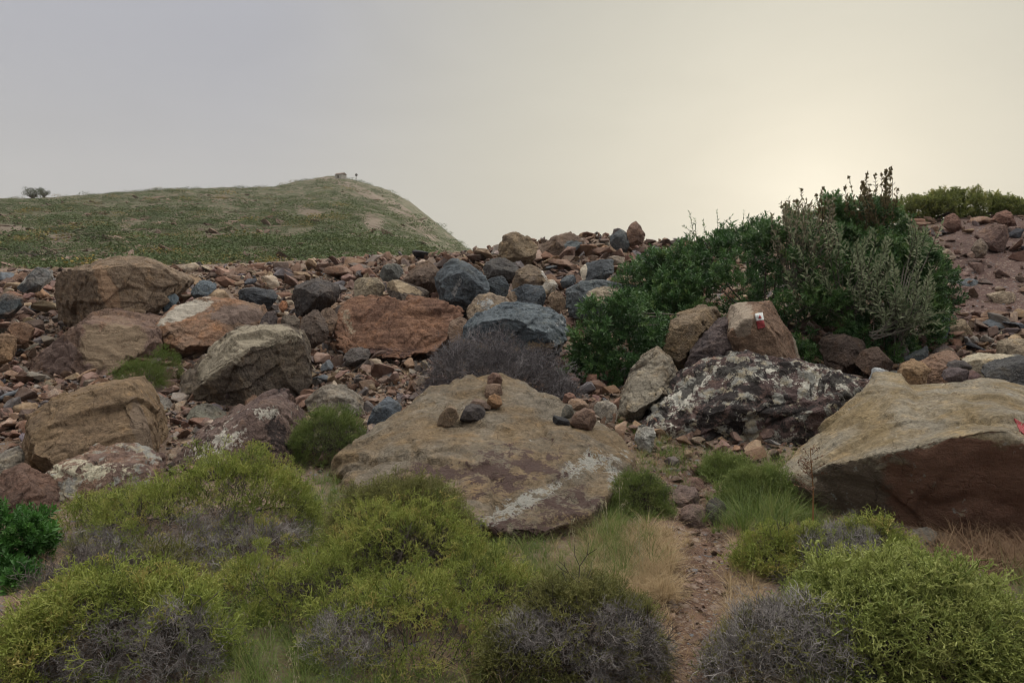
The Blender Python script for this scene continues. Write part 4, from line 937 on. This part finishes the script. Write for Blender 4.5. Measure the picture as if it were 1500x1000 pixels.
felt_plant('felt_leaved_shrub', 'shorter leafy stems with seed heads left of the tallest ones', (1190, 360, 10.8), spread_tips(24, 1140, 1222, 292, 328, 10.8) + [(1174, 280, 10.8), (1205, 278, 10.8), (1196, 288, 10.8)], M_BRN, M_DKTW, leafL=.095, heads=.25)
felt_plant('felt_leaved_shrub', 'few thin shoots breaking the skyline at the left end of the evergreen crown', (1040, 370, 11.2), [(1010, 312, 11.2), (1018, 322, 11.2), (1050, 310, 11.3), (1030, 325, 11.1), (1003, 332, 11.2), (1072, 316, 11.2), (1062, 325, 11.2), (1090, 310, 11.1)], M_LENT, M_DKTW, leafL=.075)
# bare pale branches at the lower right of the shrub
rgb = np.random.default_rng(9)
bb = P(1275, 490, 9.4)
e = tag(empty('bare_branches', bb), 'bare bent grey branches hanging out under the felt leaved shrub', 'dead branch')
stems('branch', bb, [P(1280 + 70 * rgb.random(), 435 + 45 * rgb.random(), 9.3 + .3 * rgb.random()) for k in range(8)], .008, .003, M_WOOD, e, bb, sag=-.12, rng=rgb)
# ------------------------------------------------------------------ grass
def blade_t(seed, n=24, W=.0115, droop=1.1, spread=.75, seg_n=4):
    """a tuft one unit tall"""
    rr = np.random.default_rng(seed); acc = [[], []]
    for k in range(n):
        an = rr.uniform(0, 6.3); o = np.array([math.cos(an), math.sin(an), 0]) ; L = rr.uniform(.55, 1.1); p = o * rr.uniform(0, .12); s = np.array([-o[1], o[0], 0])
        lean = rr.uniform(.1, 1) * spread; b = len(acc[0])
        for i in range(seg_n + 1):
            t = i / seg_n; q = p + o * (lean * t + droop * lean * t * t) * L + np.array([0, 0, L * (t - .35 * droop * lean * t * t)]); w = W * (1 - t * .92)
            acc[0] += [q - s * w, q + s * w]
        for i in range(seg_n): acc[1].append((b + 2 * i, b + 2 * i + 1, b + 2 * i + 3, b + 2 * i + 2))
    return arr(acc)
def oat_t(seed):
    rr = np.random.default_rng(seed); acc = [[], []]
    top = np.array([rr.normal(0, .12), rr.normal(0, .12), 1.0]); pts = [np.zeros(3), top * .5 + rr.normal(0, .02, 3), top]
    for i in range(2): seg(pts[i], pts[i + 1], .006, .004, acc)
    for k in range(9):
        t = rr.uniform(.62, 1.0); p = top * t; q = p + np.array([rr.normal(0, .07), rr.normal(0, .07), rr.uniform(-.02, .06)])
        seg(p, q, .002, .0015, acc); leaf(q, unit(np.array([rr.normal(0, .3), rr.normal(0, .3), -1])), unit(rr.normal(0, 1, 3)), .085, .022, acc, 0)
    return arr(acc)
TUFT = [blade_t(700 + k) for k in range(6)]
WILD = [blade_t(720 + k, 22, .013, 1.3, 1.0) for k in range(6)]
OAT = [oat_t(740 + k) for k in range(5)]
def grass(name, label, zones, temps, mat, seed, lo=.7):
    """zones: (u0,u1,v0,v1,count,height)"""
    rg = np.random.default_rng(seed); pos, sc = [], []
    for (u0, u1, v0, v1, n, h) in zones:
        k = 0; tries = 0
        while k < n and tries < n * 4:
            tries += 1
            u, v = rg.uniform(u0, u1), rg.uniform(v0, v1); d = F * H / (v - V0) if v > 715 else hit_fast(u, v)
            x = (u - 750) / F * d; z = float(ground(x, d)[0])
            if under_rock(x, d, z, .03): continue
            pos.append((x, d, z - .01)); sc.append(h * rg.uniform(.45, .9) * min(1, (d / 3.6))); k += 1
    pos, sc = np.array(pos), np.array(sc); N = len(pos)
    V, Fa, I = scatter(temps, pos, basis(np.c_[rg.normal(0, .15, N), rg.normal(0, .15, N), np.ones(N)], rg.uniform(0, 6.3, N)), sc, rg.integers(0, len(temps), N))
    per = len(temps[0][0])
    tn = np.clip(rg.random(N)[I] * .7 + .3 * rg.random(len(I) // 10 + 1).repeat(10)[:len(I)], 0, 1)
    o = mk(name, V, Fa, mat, attrs={'tint': tn}); tag(o, label, 'grass', kind='stuff')
M_GRASS = foliage_mat('grass_green', [(.06, .09, .022), (.105, .155, .036), (.16, .215, .052), (.27, .26, .10)], .6, .4)
M_STRAW = foliage_mat('straw', [(.25, .165, .09), (.38, .275, .155), (.50, .40, .25)], .8, .3)
M_BROWNW = foliage_mat('brown_weed', [(.12, .07, .045), (.20, .125, .075), (.27, .19, .115)], .85, .15)
grass('green_grass', 'fresh green grass growing between the shrubs and along the path', [
    (850, 915, 735, 860, 110, .2), (880, 960, 760, 830, 40, .2), (930, 1010, 632, 700, 60, .16), (1030, 1190, 668, 780, 170, .2), (1080, 1160, 700, 790, 70, .32), (960, 1010, 690, 760, 20, .12),
    (290, 480, 800, 1060, 90, .18), (330, 470, 950, 1100, 60, .22), (450, 540, 700, 800, 60, .2), (480, 560, 760, 1060, 60, .2), (1470, 1560, 850, 960, 60, .2), (700, 800, 1000, 1150, 50, .2), (740, 850, 840, 910, 70, .12), (720, 845, 795, 850, 100, .15), (1080, 1250, 920, 1120, 70, .2), (480, 720, 690, 790, 40, .12), (40, 200, 780, 900, 60, .14), (90, 480, 770, 880, 60, .11), (200, 370, 805, 870, 60, .12), (760, 850, 830, 900, 40, .10), (260, 470, 860, 1000, 40, .18), (540, 700, 960, 1150, 60, .24), (420, 470, 640, 760, 26, .16), (1180, 1260, 720, 790, 40, .16), (60, 330, 1000, 1150, 40, .2), (905, 935, 590, 640, 14, .14), (1190, 1260, 940, 1100, 26, .22)], TUFT, M_GRASS, 31)
grass('dry_grass', 'straw coloured dry grass beside and on the path', [(850, 980, 775, 1100, 520, .11), (860, 985, 775, 880, 420, .15), (960, 1010, 780, 880, 60, .08), (985, 1070, 900, 1100, 60, .05), (1065, 1120, 770, 960, 130, .12), (700, 990, 640, 720, 16, .14), (740, 900, 800, 880, 60, .12), (1080, 1250, 900, 1120, 50, .2), (500, 620, 470, 560, 26, .16), (1090, 1200, 900, 1100, 30, .2), (1180, 1250, 760, 800, 20, .12), (380, 480, 575, 620, 12, .14), (0, 1500, 420, 620, 60, .10), (560, 760, 960, 1150, 24, .25), (880, 1130, 780, 1150, 200, .05), (0, 120, 800, 1000, 60, .14), (1340, 1500, 790, 900, 60, .12)], WILD, M_STRAW, 32)
grass('brown_weeds', 'tangled brown dead weeds under the red face of the wedge boulder', [(1370, 1540, 795, 860, 90, .26), (1390, 1540, 860, 930, 30, .14)], WILD, M_BROWNW, 33)
grass('oat_grass', 'thin oat stalks with hanging pale seeds beside the cairn boulder', [(800, 940, 740, 860, 14, .34), (905, 1000, 690, 800, 8, .3), (410, 440, 990, 1060, 4, .4), (300, 480, 860, 1000, 5, .3), (1120, 1180, 700, 760, 3, .3)], OAT, foliage_mat('oat_straw', [(.30, .27, .17), (.46, .42, .28)], .8, .3), 34)

def dry_stalk():
    rg = np.random.default_rng(3); d = 4.75; base = np.array([(1191 - 750) / F * d, d, 0.0]); base[2] = float(ground(base[0], d)[0])
    e = tag(empty('dry_stalk', base), 'single tall rusty dry stalk standing before the wedge boulder', 'dry plant')
    top = P(1187, 655, d); acc = [[], []]
    q = [base, base * .5 + top * .5 + np.array([.012, 0, 0]), top]
    for i in range(2): seg(q[i], q[i + 1], .0075 - .002 * i, .0055 - .003 * i, acc)
    V, Q = arr(acc); mk('stem', V, Q, foliage_mat('rusty_stem', [(.25, .13, .06), (.28, .15, .07)], .8, 0), e, {'tint': rg.random(len(V))}, loc=base)
    acc = [[], []]
    for k in range(26):
        t = rg.uniform(.45, 1.0); p = base + (top - base) * t + np.array([.008, 0, 0]); r = .14 * (1.15 - t) + .03
        a = rg.uniform(0, 6.3); qq = p + np.array([math.cos(a) * r, math.sin(a) * r, rg.uniform(.02, .09)]); seg(p, qq, .002, .0012, acc)
        for j in range(5): leaf(p + (qq - p) * rg.uniform(.4, 1), unit(rg.normal(0, 1, 3)), unit(rg.normal(0, 1, 3)), .016, .011, acc, 0)
    V, Q = arr(acc); mk('seed_heads', V, Q, foliage_mat('rusty_seed', [(.10, .055, .04), (.19, .10, .06)], .9, .1), e, {'tint': rg.random(len(V))}, loc=base)
dry_stalk()
def dead_leaf():
    d = 3.2; p = P(678, 930, d); acc = [[], []]
    for dx in (-.012, .004): leaf(p + np.array([dx, 0, 0]), np.array([.1 - dx * 6, -.1, 1.0]), np.array([.2, -1, 0]), .075, .03, acc, .25)
    V, Q = arr(acc); o = mk('dead_leaf', V, Q, M_STRAW, attrs={'tint': np.full(len(V), .6)}, loc=p); tag(o, 'curled orange brown dead leaf caught in the bright rounded cushion shrub', 'leaf')
dead_leaf()

# ------------------------------------------------------------------ the hill behind
RU = np.array([-700, -200, 0, 60, 120, 240, 330, 400, 440, 480, 497, 520, 560, 600, 640, 670, 690, 720, 760.])
RV = np.array([306, 297, 291, 290, 286, 277.5, 275, 274, 265, 258.2, 258.8, 263.5, 275, 295, 326, 352, 369, 392, 412.])
RD = np.interp(RU, [-700, 0, 250, 400, 480, 600, 690, 760], [150, 175, 220, 275, 300, 290, 265, 250])
FOOT = 26.0
def hill_pt(u, t):
    vr, dr = np.interp(u, RU, RV), np.interp(u, RU, RD)
    d = FOOT * (dr / FOOT) ** t
    v = 408 + (vr - 408) * t ** .92
    x = (u - 750) / F * d; z = H + (V0 - v) / F * d
    k = np.clip(4 * t * (1 - t), 0, 1) * np.clip((vr < 395) * 1.0, 0, 1)
    z = z + d * k * (.011 * n2(x, d, .045, 3) + .006 * n2(x + 99, d, .16, 3))
    z = z + d * .0022 * n2(x, d, .22, 4) * (1 - k)
    return np.c_[x, d, z]
def hill():
    us = np.arange(-700, 760.1, 4.0); ts = np.linspace(0, 1, 200)
    U, T = np.meshgrid(us, ts); p = hill_pt(U.ravel(), T.ravel()).reshape(len(ts), len(us), 3)
    rows = [p]
    ridge = p[-1]
    for f, dz in ((1.02, .985), (1.06, .9), (1.15, .6), (1.3, .0)):
        r = ridge.copy(); r[:, :2] *= f; r[:, 2] = ridge[:, 2] * dz - (1 - dz) * 4; rows.append(r[None])
    low = p[0].copy(); low[:, 1] -= .5; low[:, 2] -= 3
    V = np.vstack([low[None]] + rows); n, m = V.shape[:2]; i = np.arange(n * m).reshape(n, m)
    Q = np.stack([i[:-1, :-1].ravel(), i[:-1, 1:].ravel(), i[1:, 1:].ravel(), i[1:, :-1].ravel()], 1)
    tt = np.r_[[0], ts, [1] * 4]; T_ = np.repeat(tt[:, None], m, 1).ravel(); U_ = np.tile(us, n)
    bare = np.zeros(n * m)
    PV = V0 - F * (V.reshape(-1, 3)[:, 2] - H) / V.reshape(-1, 3)[:, 1]
    for (cu, cv, ru, rv, a) in ((455, 312, 30, 9, 25), (545, 325, 22, 12, 20), (540, 285, 40, 7, 28), (330, 290, 50, 5, 5), (600, 320, 60, 10, 38), (500, 268, 40, 5, 15), (80, 352, 80, 10, 0), (180, 335, 60, 8, 0), (200, 360, 60, 6, 0), (0, 340, 60, 14, 0), (350, 385, 120, 5, 0)):
        a = math.radians(a); dx, dy = U_ - cu, PV - cv
        bare = np.maximum(bare, np.clip(1.4 - np.hypot((dx * math.cos(a) + dy * math.sin(a)) / ru, (-dx * math.sin(a) + dy * math.cos(a)) / rv), 0, 1))
    bare = np.maximum(bare, .22 * np.clip((U_ - 580) / 60, 0, 1))
    m_, t, out = newmat('hillside')
    tc = t.node('ShaderNodeTexCoord').outputs['Object']
    a = t.noise(tc, .10, 9, .68, .5); b = t.noise(tc, .55, 8, .7)
    col = t.mix(t.step(a, .38, .62), (.088, .084, .05), (.05, .07, .028))
    col = t.mix(t.step(b, .42, .66), col, (.19, .155, .12))
    col = t.mix(t.step(t.math('ADD', t.attr('bare'), t.math('MULTIPLY', t.math('SUBTRACT', b, .5), 1.2)), .4, .7), col, t.mix(t.step(b, .35, .65), (.14, .11, .085), (.21, .17, .135)))
    bp = t.node('ShaderNodeBump', ins={'Height': t.math('ADD', t.math('MULTIPLY', a, 1.2), b), 'Strength': .8, 'Distance': 1.0})
    principled(t, out, col, .95, .1, bp.outputs[0])
    tag(mk('hill', V.reshape(-1, 3), Q, m_, attrs={'bare': bare}, smooth=True), kind='structure')
    bare_at = lambda uu, vv: max([0] + [1.4 - math.hypot((uu - c[0]) / c[2], (vv - c[1]) / c[3]) for c in ((455, 312, 30, 9), (545, 325, 22, 12), (90, 350, 70, 8), (0, 340, 50, 12))])
    # scrub, broom and outcrops
    rg = np.random.default_rng(12)
    N = 9000
    u = rg.uniform(-250, 715, N); tq = rg.random(N) ** .8
    p = hill_pt(u, tq)
    nz = 1.5 * n2(p[:, 0], p[:, 1], .045, 3) + .5 * n2(p[:, 0] + 50, p[:, 1], .22, 3)
    pv = V0 - F * (p[:, 2] - H) / p[:, 1]
    bz = np.array([bare_at(a_, b_) for a_, b_ in zip(u, pv)])
    right = np.clip((u - 560) / 120, 0, 1)
    ok = (nz + rg.normal(0, .22, N) - .9 * bz - .12 * right > -.14) & (np.interp(u, RU, RV) < 388)
    p, u, pv = p[ok], u[ok], pv[ok]; N = len(p)
    size = np.clip(rg.lognormal(-.25, .45, N), .35, 2.0) * np.interp(p[:, 1], [26, 60, 150, 300], [.5, .9, 1.3, 1.7])
    yel = (n2(p[:, 0] + 7, p[:, 1], .06, 2) + .35 * n2(p[:, 0], p[:, 1] + 31, .4, 2) > .12) & (rg.random(N) < .26) & (u < 520)
    rot = basis(np.c_[rg.normal(0, .1, N), rg.normal(0, .1, N), np.ones(N)], rg.uniform(0, 6.3, N))
    sc3 = size[:, None] * np.c_[rg.uniform(.9, 1.5, N), rg.uniform(.9, 1.4, N), rg.uniform(.45, .8, N)]
    wh = rg.integers(0, len(CLUMP), N)
    for nm, lab, q, mat in (('hillside_scrub', 'low green scrub dotted all over the hill', ~yel, foliage_mat('hill_scrub', [(.04, .06, .022), (.06, .088, .03), (.08, .112, .037), (.11, .118, .052)], .8, .2)),
                            ('flowering_scrub', 'patches of yellow flowering scrub on the lower hill', yel, foliage_mat('yellow_scrub', [(.12, .11, .04), (.20, .155, .045), (.28, .205, .05)], .8, .2))):
        V2, F2, I2 = scatter(CLUMP, p[q], rot[q], sc3[q], wh[q])
        tn = np.clip(rg.random(q.sum())[I2] * .75 + .25 * rg.random(len(I2) // 4 + 1).repeat(4)[:len(I2)], 0, 1)
        tag(mk(nm, V2, F2, mat, attrs={'tint': tn}), lab, 'scrub', kind='stuff')
    temps = [stone_template(900 + k) for k in range(8)]
    N = 2600; u = np.where(rg.random(N) < .6, rg.uniform(-150, 420, N), rg.uniform(-150, 700, N)); tq = rg.random(N) ** 1.5 * .92
    p = hill_pt(u, tq); ok = np.interp(u, RU, RV) < 385; p = p[ok]; N = len(p)
    s = np.clip(rg.lognormal(-1.5, .55, N), .08, 1.0) * np.interp(p[:, 1], [26, 80, 300], [.8, 1.6, 3.2])
    V2, F2, I2 = scatter(temps, p, basis(np.c_[rg.normal(0, .3, N), rg.normal(0, .3, N), np.ones(N)], rg.uniform(0, 6.3, N)), s[:, None] * np.array([1.2, 1, .6]), rg.integers(0, 8, N))
    tint = np.clip(np.array((.20, .145, .12)) * rg.uniform(.6, 1.4, (N, 1)), 0, 1)
    tag(mk('hillside_rocks', V2, F2, rock_mat(None, None, src='attr', k=.6, bump=.5, name='hill_rock'), attrs={'tint': tint[I2]}), 'reddish brown rocks strewn over the lower hillside', 'rocks', kind='stuff')
hill()
def hill_v(u, v):
    ts = np.linspace(0, 1, 400); q = hill_pt(np.full(400, float(u)), ts); vv = V0 - F * (q[:, 2] - H) / q[:, 1]
    k = np.nonzero(vv <= v)[0]; return q[k[0]] if len(k) else q[-1]
M_HB = foliage_mat('hill_bush', [(.03, .042, .02), (.05, .07, .026), (.075, .10, .034)], .8, .2)
def hill_bush(label, u, vb, hw, hp, kind='hill_shrub', cat='shrub', trunk=False, group='single shrubs on the hillside'):
    rg = np.random.default_rng(int(u * 3 + vb)); b = hill_v(u, vb); d = b[1]; rx = hw / F * d; hz = hp / F * d
    e = tag(empty(kind, b), label, cat, group)
    n = 26 if trunk else 12; cp = b + np.c_[rg.uniform(-.7, .7, n) * rx, rg.uniform(-.5, .5, n) * rx, rg.uniform(.22, .7, n) * hz]
    V, Fa, I = scatter(CLUMP, cp, basis(np.c_[rg.normal(0, .3, n), rg.normal(0, .3, n), np.ones(n)], rg.uniform(0, 6, n)), np.c_[np.full(n, rx * .42), np.full(n, rx * .4), np.full(n, hz * .42)], rg.integers(0, 8, n))
    mk('crown' if trunk else 'foliage', V, Fa, M_HB, e, {'tint': rg.random(len(V) // 4).repeat(4)}, loc=b)
    stems('trunk' if trunk else 'stem', b, cp, .06 * hz, .02 * hz, M_DKTW, e, b, n=4, rng=rg)
hill_bush('wider of two dark round trees on the far ridge', 47, 291, 15, 17, 'ridge_tree', 'tree', True, 'trees on the far ridge')
hill_bush('narrow dark tree beside the wide one on the far ridge', 64, 290, 9, 16, 'ridge_tree', 'tree', True, 'trees on the far ridge')
hill_bush('tiny lone bush breaking the ridge line left of the rocky rise', 228, 278.5, 3, 4)
hill_bush('dark green bush just behind the big tan squared boulder', 246, 370, 15, 12)
hill_bush('dark bush low on the hill above the flat dark slate boulder', 331, 373, 9, 10)
hill_bush('broad green shrub at the hill foot behind the squared boulder', 272, 391, 30, 10)
hill_bush('bright wide shrub at the hill foot near the photo edge', 60, 378, 60, 17)
hill_bush('mid green shrub on the lower hill among red rocks', 130, 352, 34, 11)
hill_bush('small shrub between the red rocks of the lower hill', 65, 353, 14, 10)
hill_bush('lone dark bush in the middle of the hillside', 452, 355, 9, 8)
hill_bush('dark bush at the hill foot behind the low crest', 495, 352, 9, 8)
hill_bush('green shrub at the hill foot above the crest rubble', 440, 378, 40, 9)

def hut():
    b = hill_v(498, 261); d = b[1]; b = P(499, 261.5, d - 1); s = d / F
    e = tag(empty('stone_hut', b), 'small pale stone hut on the summit of the hill', 'hut')
    e.rotation_euler = (0, 0, math.radians(-28))
    def box(name, x0, x1, y0, y1, z0, z1, mat, roof=0):
        V = [(x0, y0, z0), (x1, y0, z0), (x1, y1, z0), (x0, y1, z0), (x0, y0, z1), (x1, y0, z1), (x1, y1, z1), (x0, y1, z1)]
        Q = [(0, 3, 2, 1), (0, 1, 5, 4), (1, 2, 6, 5), (2, 3, 7, 6), (3, 0, 4, 7), (4, 5, 6, 7)]
        if roof:
            V += [(x0, (y0 + y1) / 2, z1 + roof), (x1, (y0 + y1) / 2, z1 + roof)]
            V = V[4:]; return mk(name, V, [np.array([(0, 1, 5, 4), (2, 3, 4, 5), (3, 2, 1, 0)]), np.array([(0, 4, 3), (1, 2, 5)])], mat, e)
        return mk(name, V, np.array(Q), mat, e)
    L = 13 * s; w = box('wall', -L / 2, L / 2, -1.4, 1.4, -1.5, 5.0 * s, rock_mat((.42, .40, .37), (.33, .31, .28), k=.5, name='hut_stone'))
    box('roof', -L / 2 - .15, L / 2 + .15, -1.6, 1.6, 5.05 * s, 5.6 * s, rock_mat((.20, .145, .12), (.16, .12, .10), k=.5, name='hut_roof'), 2.6 * s)
    dr = box('door', -.35, .35, -1.45, -1.40, .0, 1.0, flat_mat('door_wood', (.08, .06, .05)))
    b2 = P(522, 266.5, hill_v(522, 266.5)[1]); e2 = tag(empty('signal_post', b2), 'thin signal post with a round head on the summit ridge', 'post')
    acc = [[], []]; seg(np.array([0, 0, -1.0]), np.array([0, 0, 11 * s]), .10, .07, acc); V, Q = arr(acc); m = flat_mat('dark_iron', (.10, .09, .09)); mk('pole', V, Q, m, e2)
    a = np.linspace(0, 2 * math.pi, 13)[:-1]; rr = 2.0 * s
    V = [(rr * math.cos(t), y, 10 * s + rr * math.sin(t)) for y in (-.12, .12) for t in a]; n = 12
    Q = [(i, (i + 1) % n, n + (i + 1) % n, n + i) for i in range(n)]
    Q += [(0, k, k + 1, k + 1) for k in range(1, 0)]
    T = [(0, i + 1, i) for i in range(1, n - 1)] + [(n, n + i, n + i + 1) for i in range(1, n - 1)]
    mk('round_head', V, [np.array(Q), np.array(T)], m, e2)
hut()

# ------------------------------------------------------------------ air, light, sky, camera
SUN_AZ, SUN_EL = math.radians(22.6), math.radians(6.6)       # azimuth right of the view axis
sd = Vector((math.sin(SUN_AZ) * math.cos(SUN_EL), math.cos(SUN_AZ) * math.cos(SUN_EL), math.sin(SUN_EL)))
HAZE = 0.0002
if HAZE:
    V = np.array([(x, y, z) for z in (-10.0, 75.0) for x, y in ((-560, -60), (560, -60), (560, 460), (-560, 460))])
    m = bpy.data.materials.new('haze'); m.use_nodes = True; t = NT(m.node_tree); t.n.clear(); o_ = t.node('ShaderNodeOutputMaterial')
    pv = t.node('ShaderNodeVolumePrincipled', ins={'Color': (.92, .90, .86), 'Density': HAZE, 'Anisotropy': .1}); t.l.new(pv.outputs[0], o_.inputs['Volume'])
    tag(mk('haze', V, np.array([(0, 3, 2, 1), (4, 5, 6, 7), (0, 1, 5, 4), (1, 2, 6, 5), (2, 3, 7, 6), (3, 0, 4, 7)]), m), kind='stuff')
w = bpy.data.worlds.new('World'); SC.world = w; w.use_nodes = True
t = NT(w.node_tree); t.n.clear(); wo = t.node('ShaderNodeOutputWorld')
tc = t.node('ShaderNodeTexCoord').outputs['Generated']
sky = t.node('ShaderNodeTexSky', sky_type='NISHITA'); sky.sun_disc = False; sky.sun_elevation = SUN_EL; sky.sun_rotation = SUN_AZ; sky.dust_density = 6.0; sky.air_density = 1.5
bg1 = t.node('ShaderNodeBackground'); t.l.new(sky.outputs[0], bg1.inputs[0]); bg1.inputs[1].default_value = .05
dirn = t.node('ShaderNodeVectorMath', operation='NORMALIZE', ins={0: tc}).outputs[0]
dt = t.node('ShaderNodeVectorMath', operation='DOT_PRODUCT', ins={0: dirn, 1: tuple(sd)}).outputs['Value']
dp = t.math('MAXIMUM', dt, 0.0)
z = t.node('ShaderNodeSeparateXYZ', ins={0: dirn}).outputs[2]
veil = t.mix(t.step(dp, .72, 1.0), (.375, .38, .415), (.505, .487, .415))              # grey haze away from the sun, warm towards it
veil = t.mix(t.math('MULTIPLY', t.step(z, .34, .02), .35), veil, (.545, .515, .42))       # warmer near the horizon
glow = t.math('ADD', t.math('MULTIPLY', t.math('POWER', dp, 260.0), .10), t.math('MULTIPLY', t.math('POWER', dp, 26.0), .18))
gc = t.mix(1.0, (1.0, .96, .80), t.node('ShaderNodeCombineColor', ins={i: glow for i in range(3)}).outputs[0], 'MULTIPLY')
veil = t.mix(1.0, veil, gc, 'ADD')
wisp = t.noise(t.node('ShaderNodeMapping', ins={'Vector': dirn, 'Scale': (1.0, 1.0, 3.0)}).outputs[0], 2.6, 6, .55, .6)
veil = t.mix(1.0, veil, t.node('ShaderNodeCombineColor', ins={i: t.rng(wisp, .3, .7, .965, 1.03) for i in range(3)}).outputs[0], 'MULTIPLY')
veil = t.mix(t.step(z, .42, .8), veil, (.445, .43, .39))
hi = t.math('ADD', 1.0, t.math('MULTIPLY', t.math('MULTIPLY', t.step(z, .42, .95), 5.4), t.math('ADD', .7, t.math('MULTIPLY', dp, 1.1))))                   # overhead sky boosted, out of view, to brighten the land
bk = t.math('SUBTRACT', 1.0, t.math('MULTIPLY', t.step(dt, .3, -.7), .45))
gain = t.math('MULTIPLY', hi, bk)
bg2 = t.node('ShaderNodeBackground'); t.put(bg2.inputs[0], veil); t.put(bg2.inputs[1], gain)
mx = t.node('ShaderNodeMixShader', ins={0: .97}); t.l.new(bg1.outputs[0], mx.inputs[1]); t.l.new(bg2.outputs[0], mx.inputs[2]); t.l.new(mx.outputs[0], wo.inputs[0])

sl = bpy.data.lights.new('sun', 'SUN'); sl.energy = 3.0; sl.angle = math.radians(10); sl.color = (1.0, .92, .78)
so = bpy.data.objects.new('sun', sl); COL.objects.link(so); so.rotation_euler = (-sd).to_track_quat('-Z', 'Y').to_euler()

cam = bpy.data.cameras.new('camera'); co_ = bpy.data.objects.new('camera', cam); COL.objects.link(co_)
co_.location = (0, 0, H); co_.rotation_euler = (math.pi / 2, 0, 0)
cam.sensor_width = 36; cam.lens = 36 * F / 1500; cam.shift_y = -(500 - V0) / 1500; cam.clip_start = .05; cam.clip_end = 4000
SC.camera = co_
SC.view_settings.view_transform = 'Standard'; SC.view_settings.look = 'None'; SC.view_settings.exposure = 0.22; SC.view_settings.gamma = 1; SC.view_settings.use_curve_mapping = False
SC.cycles.max_bounces = 6; SC.cycles.diffuse_bounces = 1; SC.cycles.filter_width = 1.1; SC.cycles.use_denoising = True; SC.cycles.volume_bounces = 1
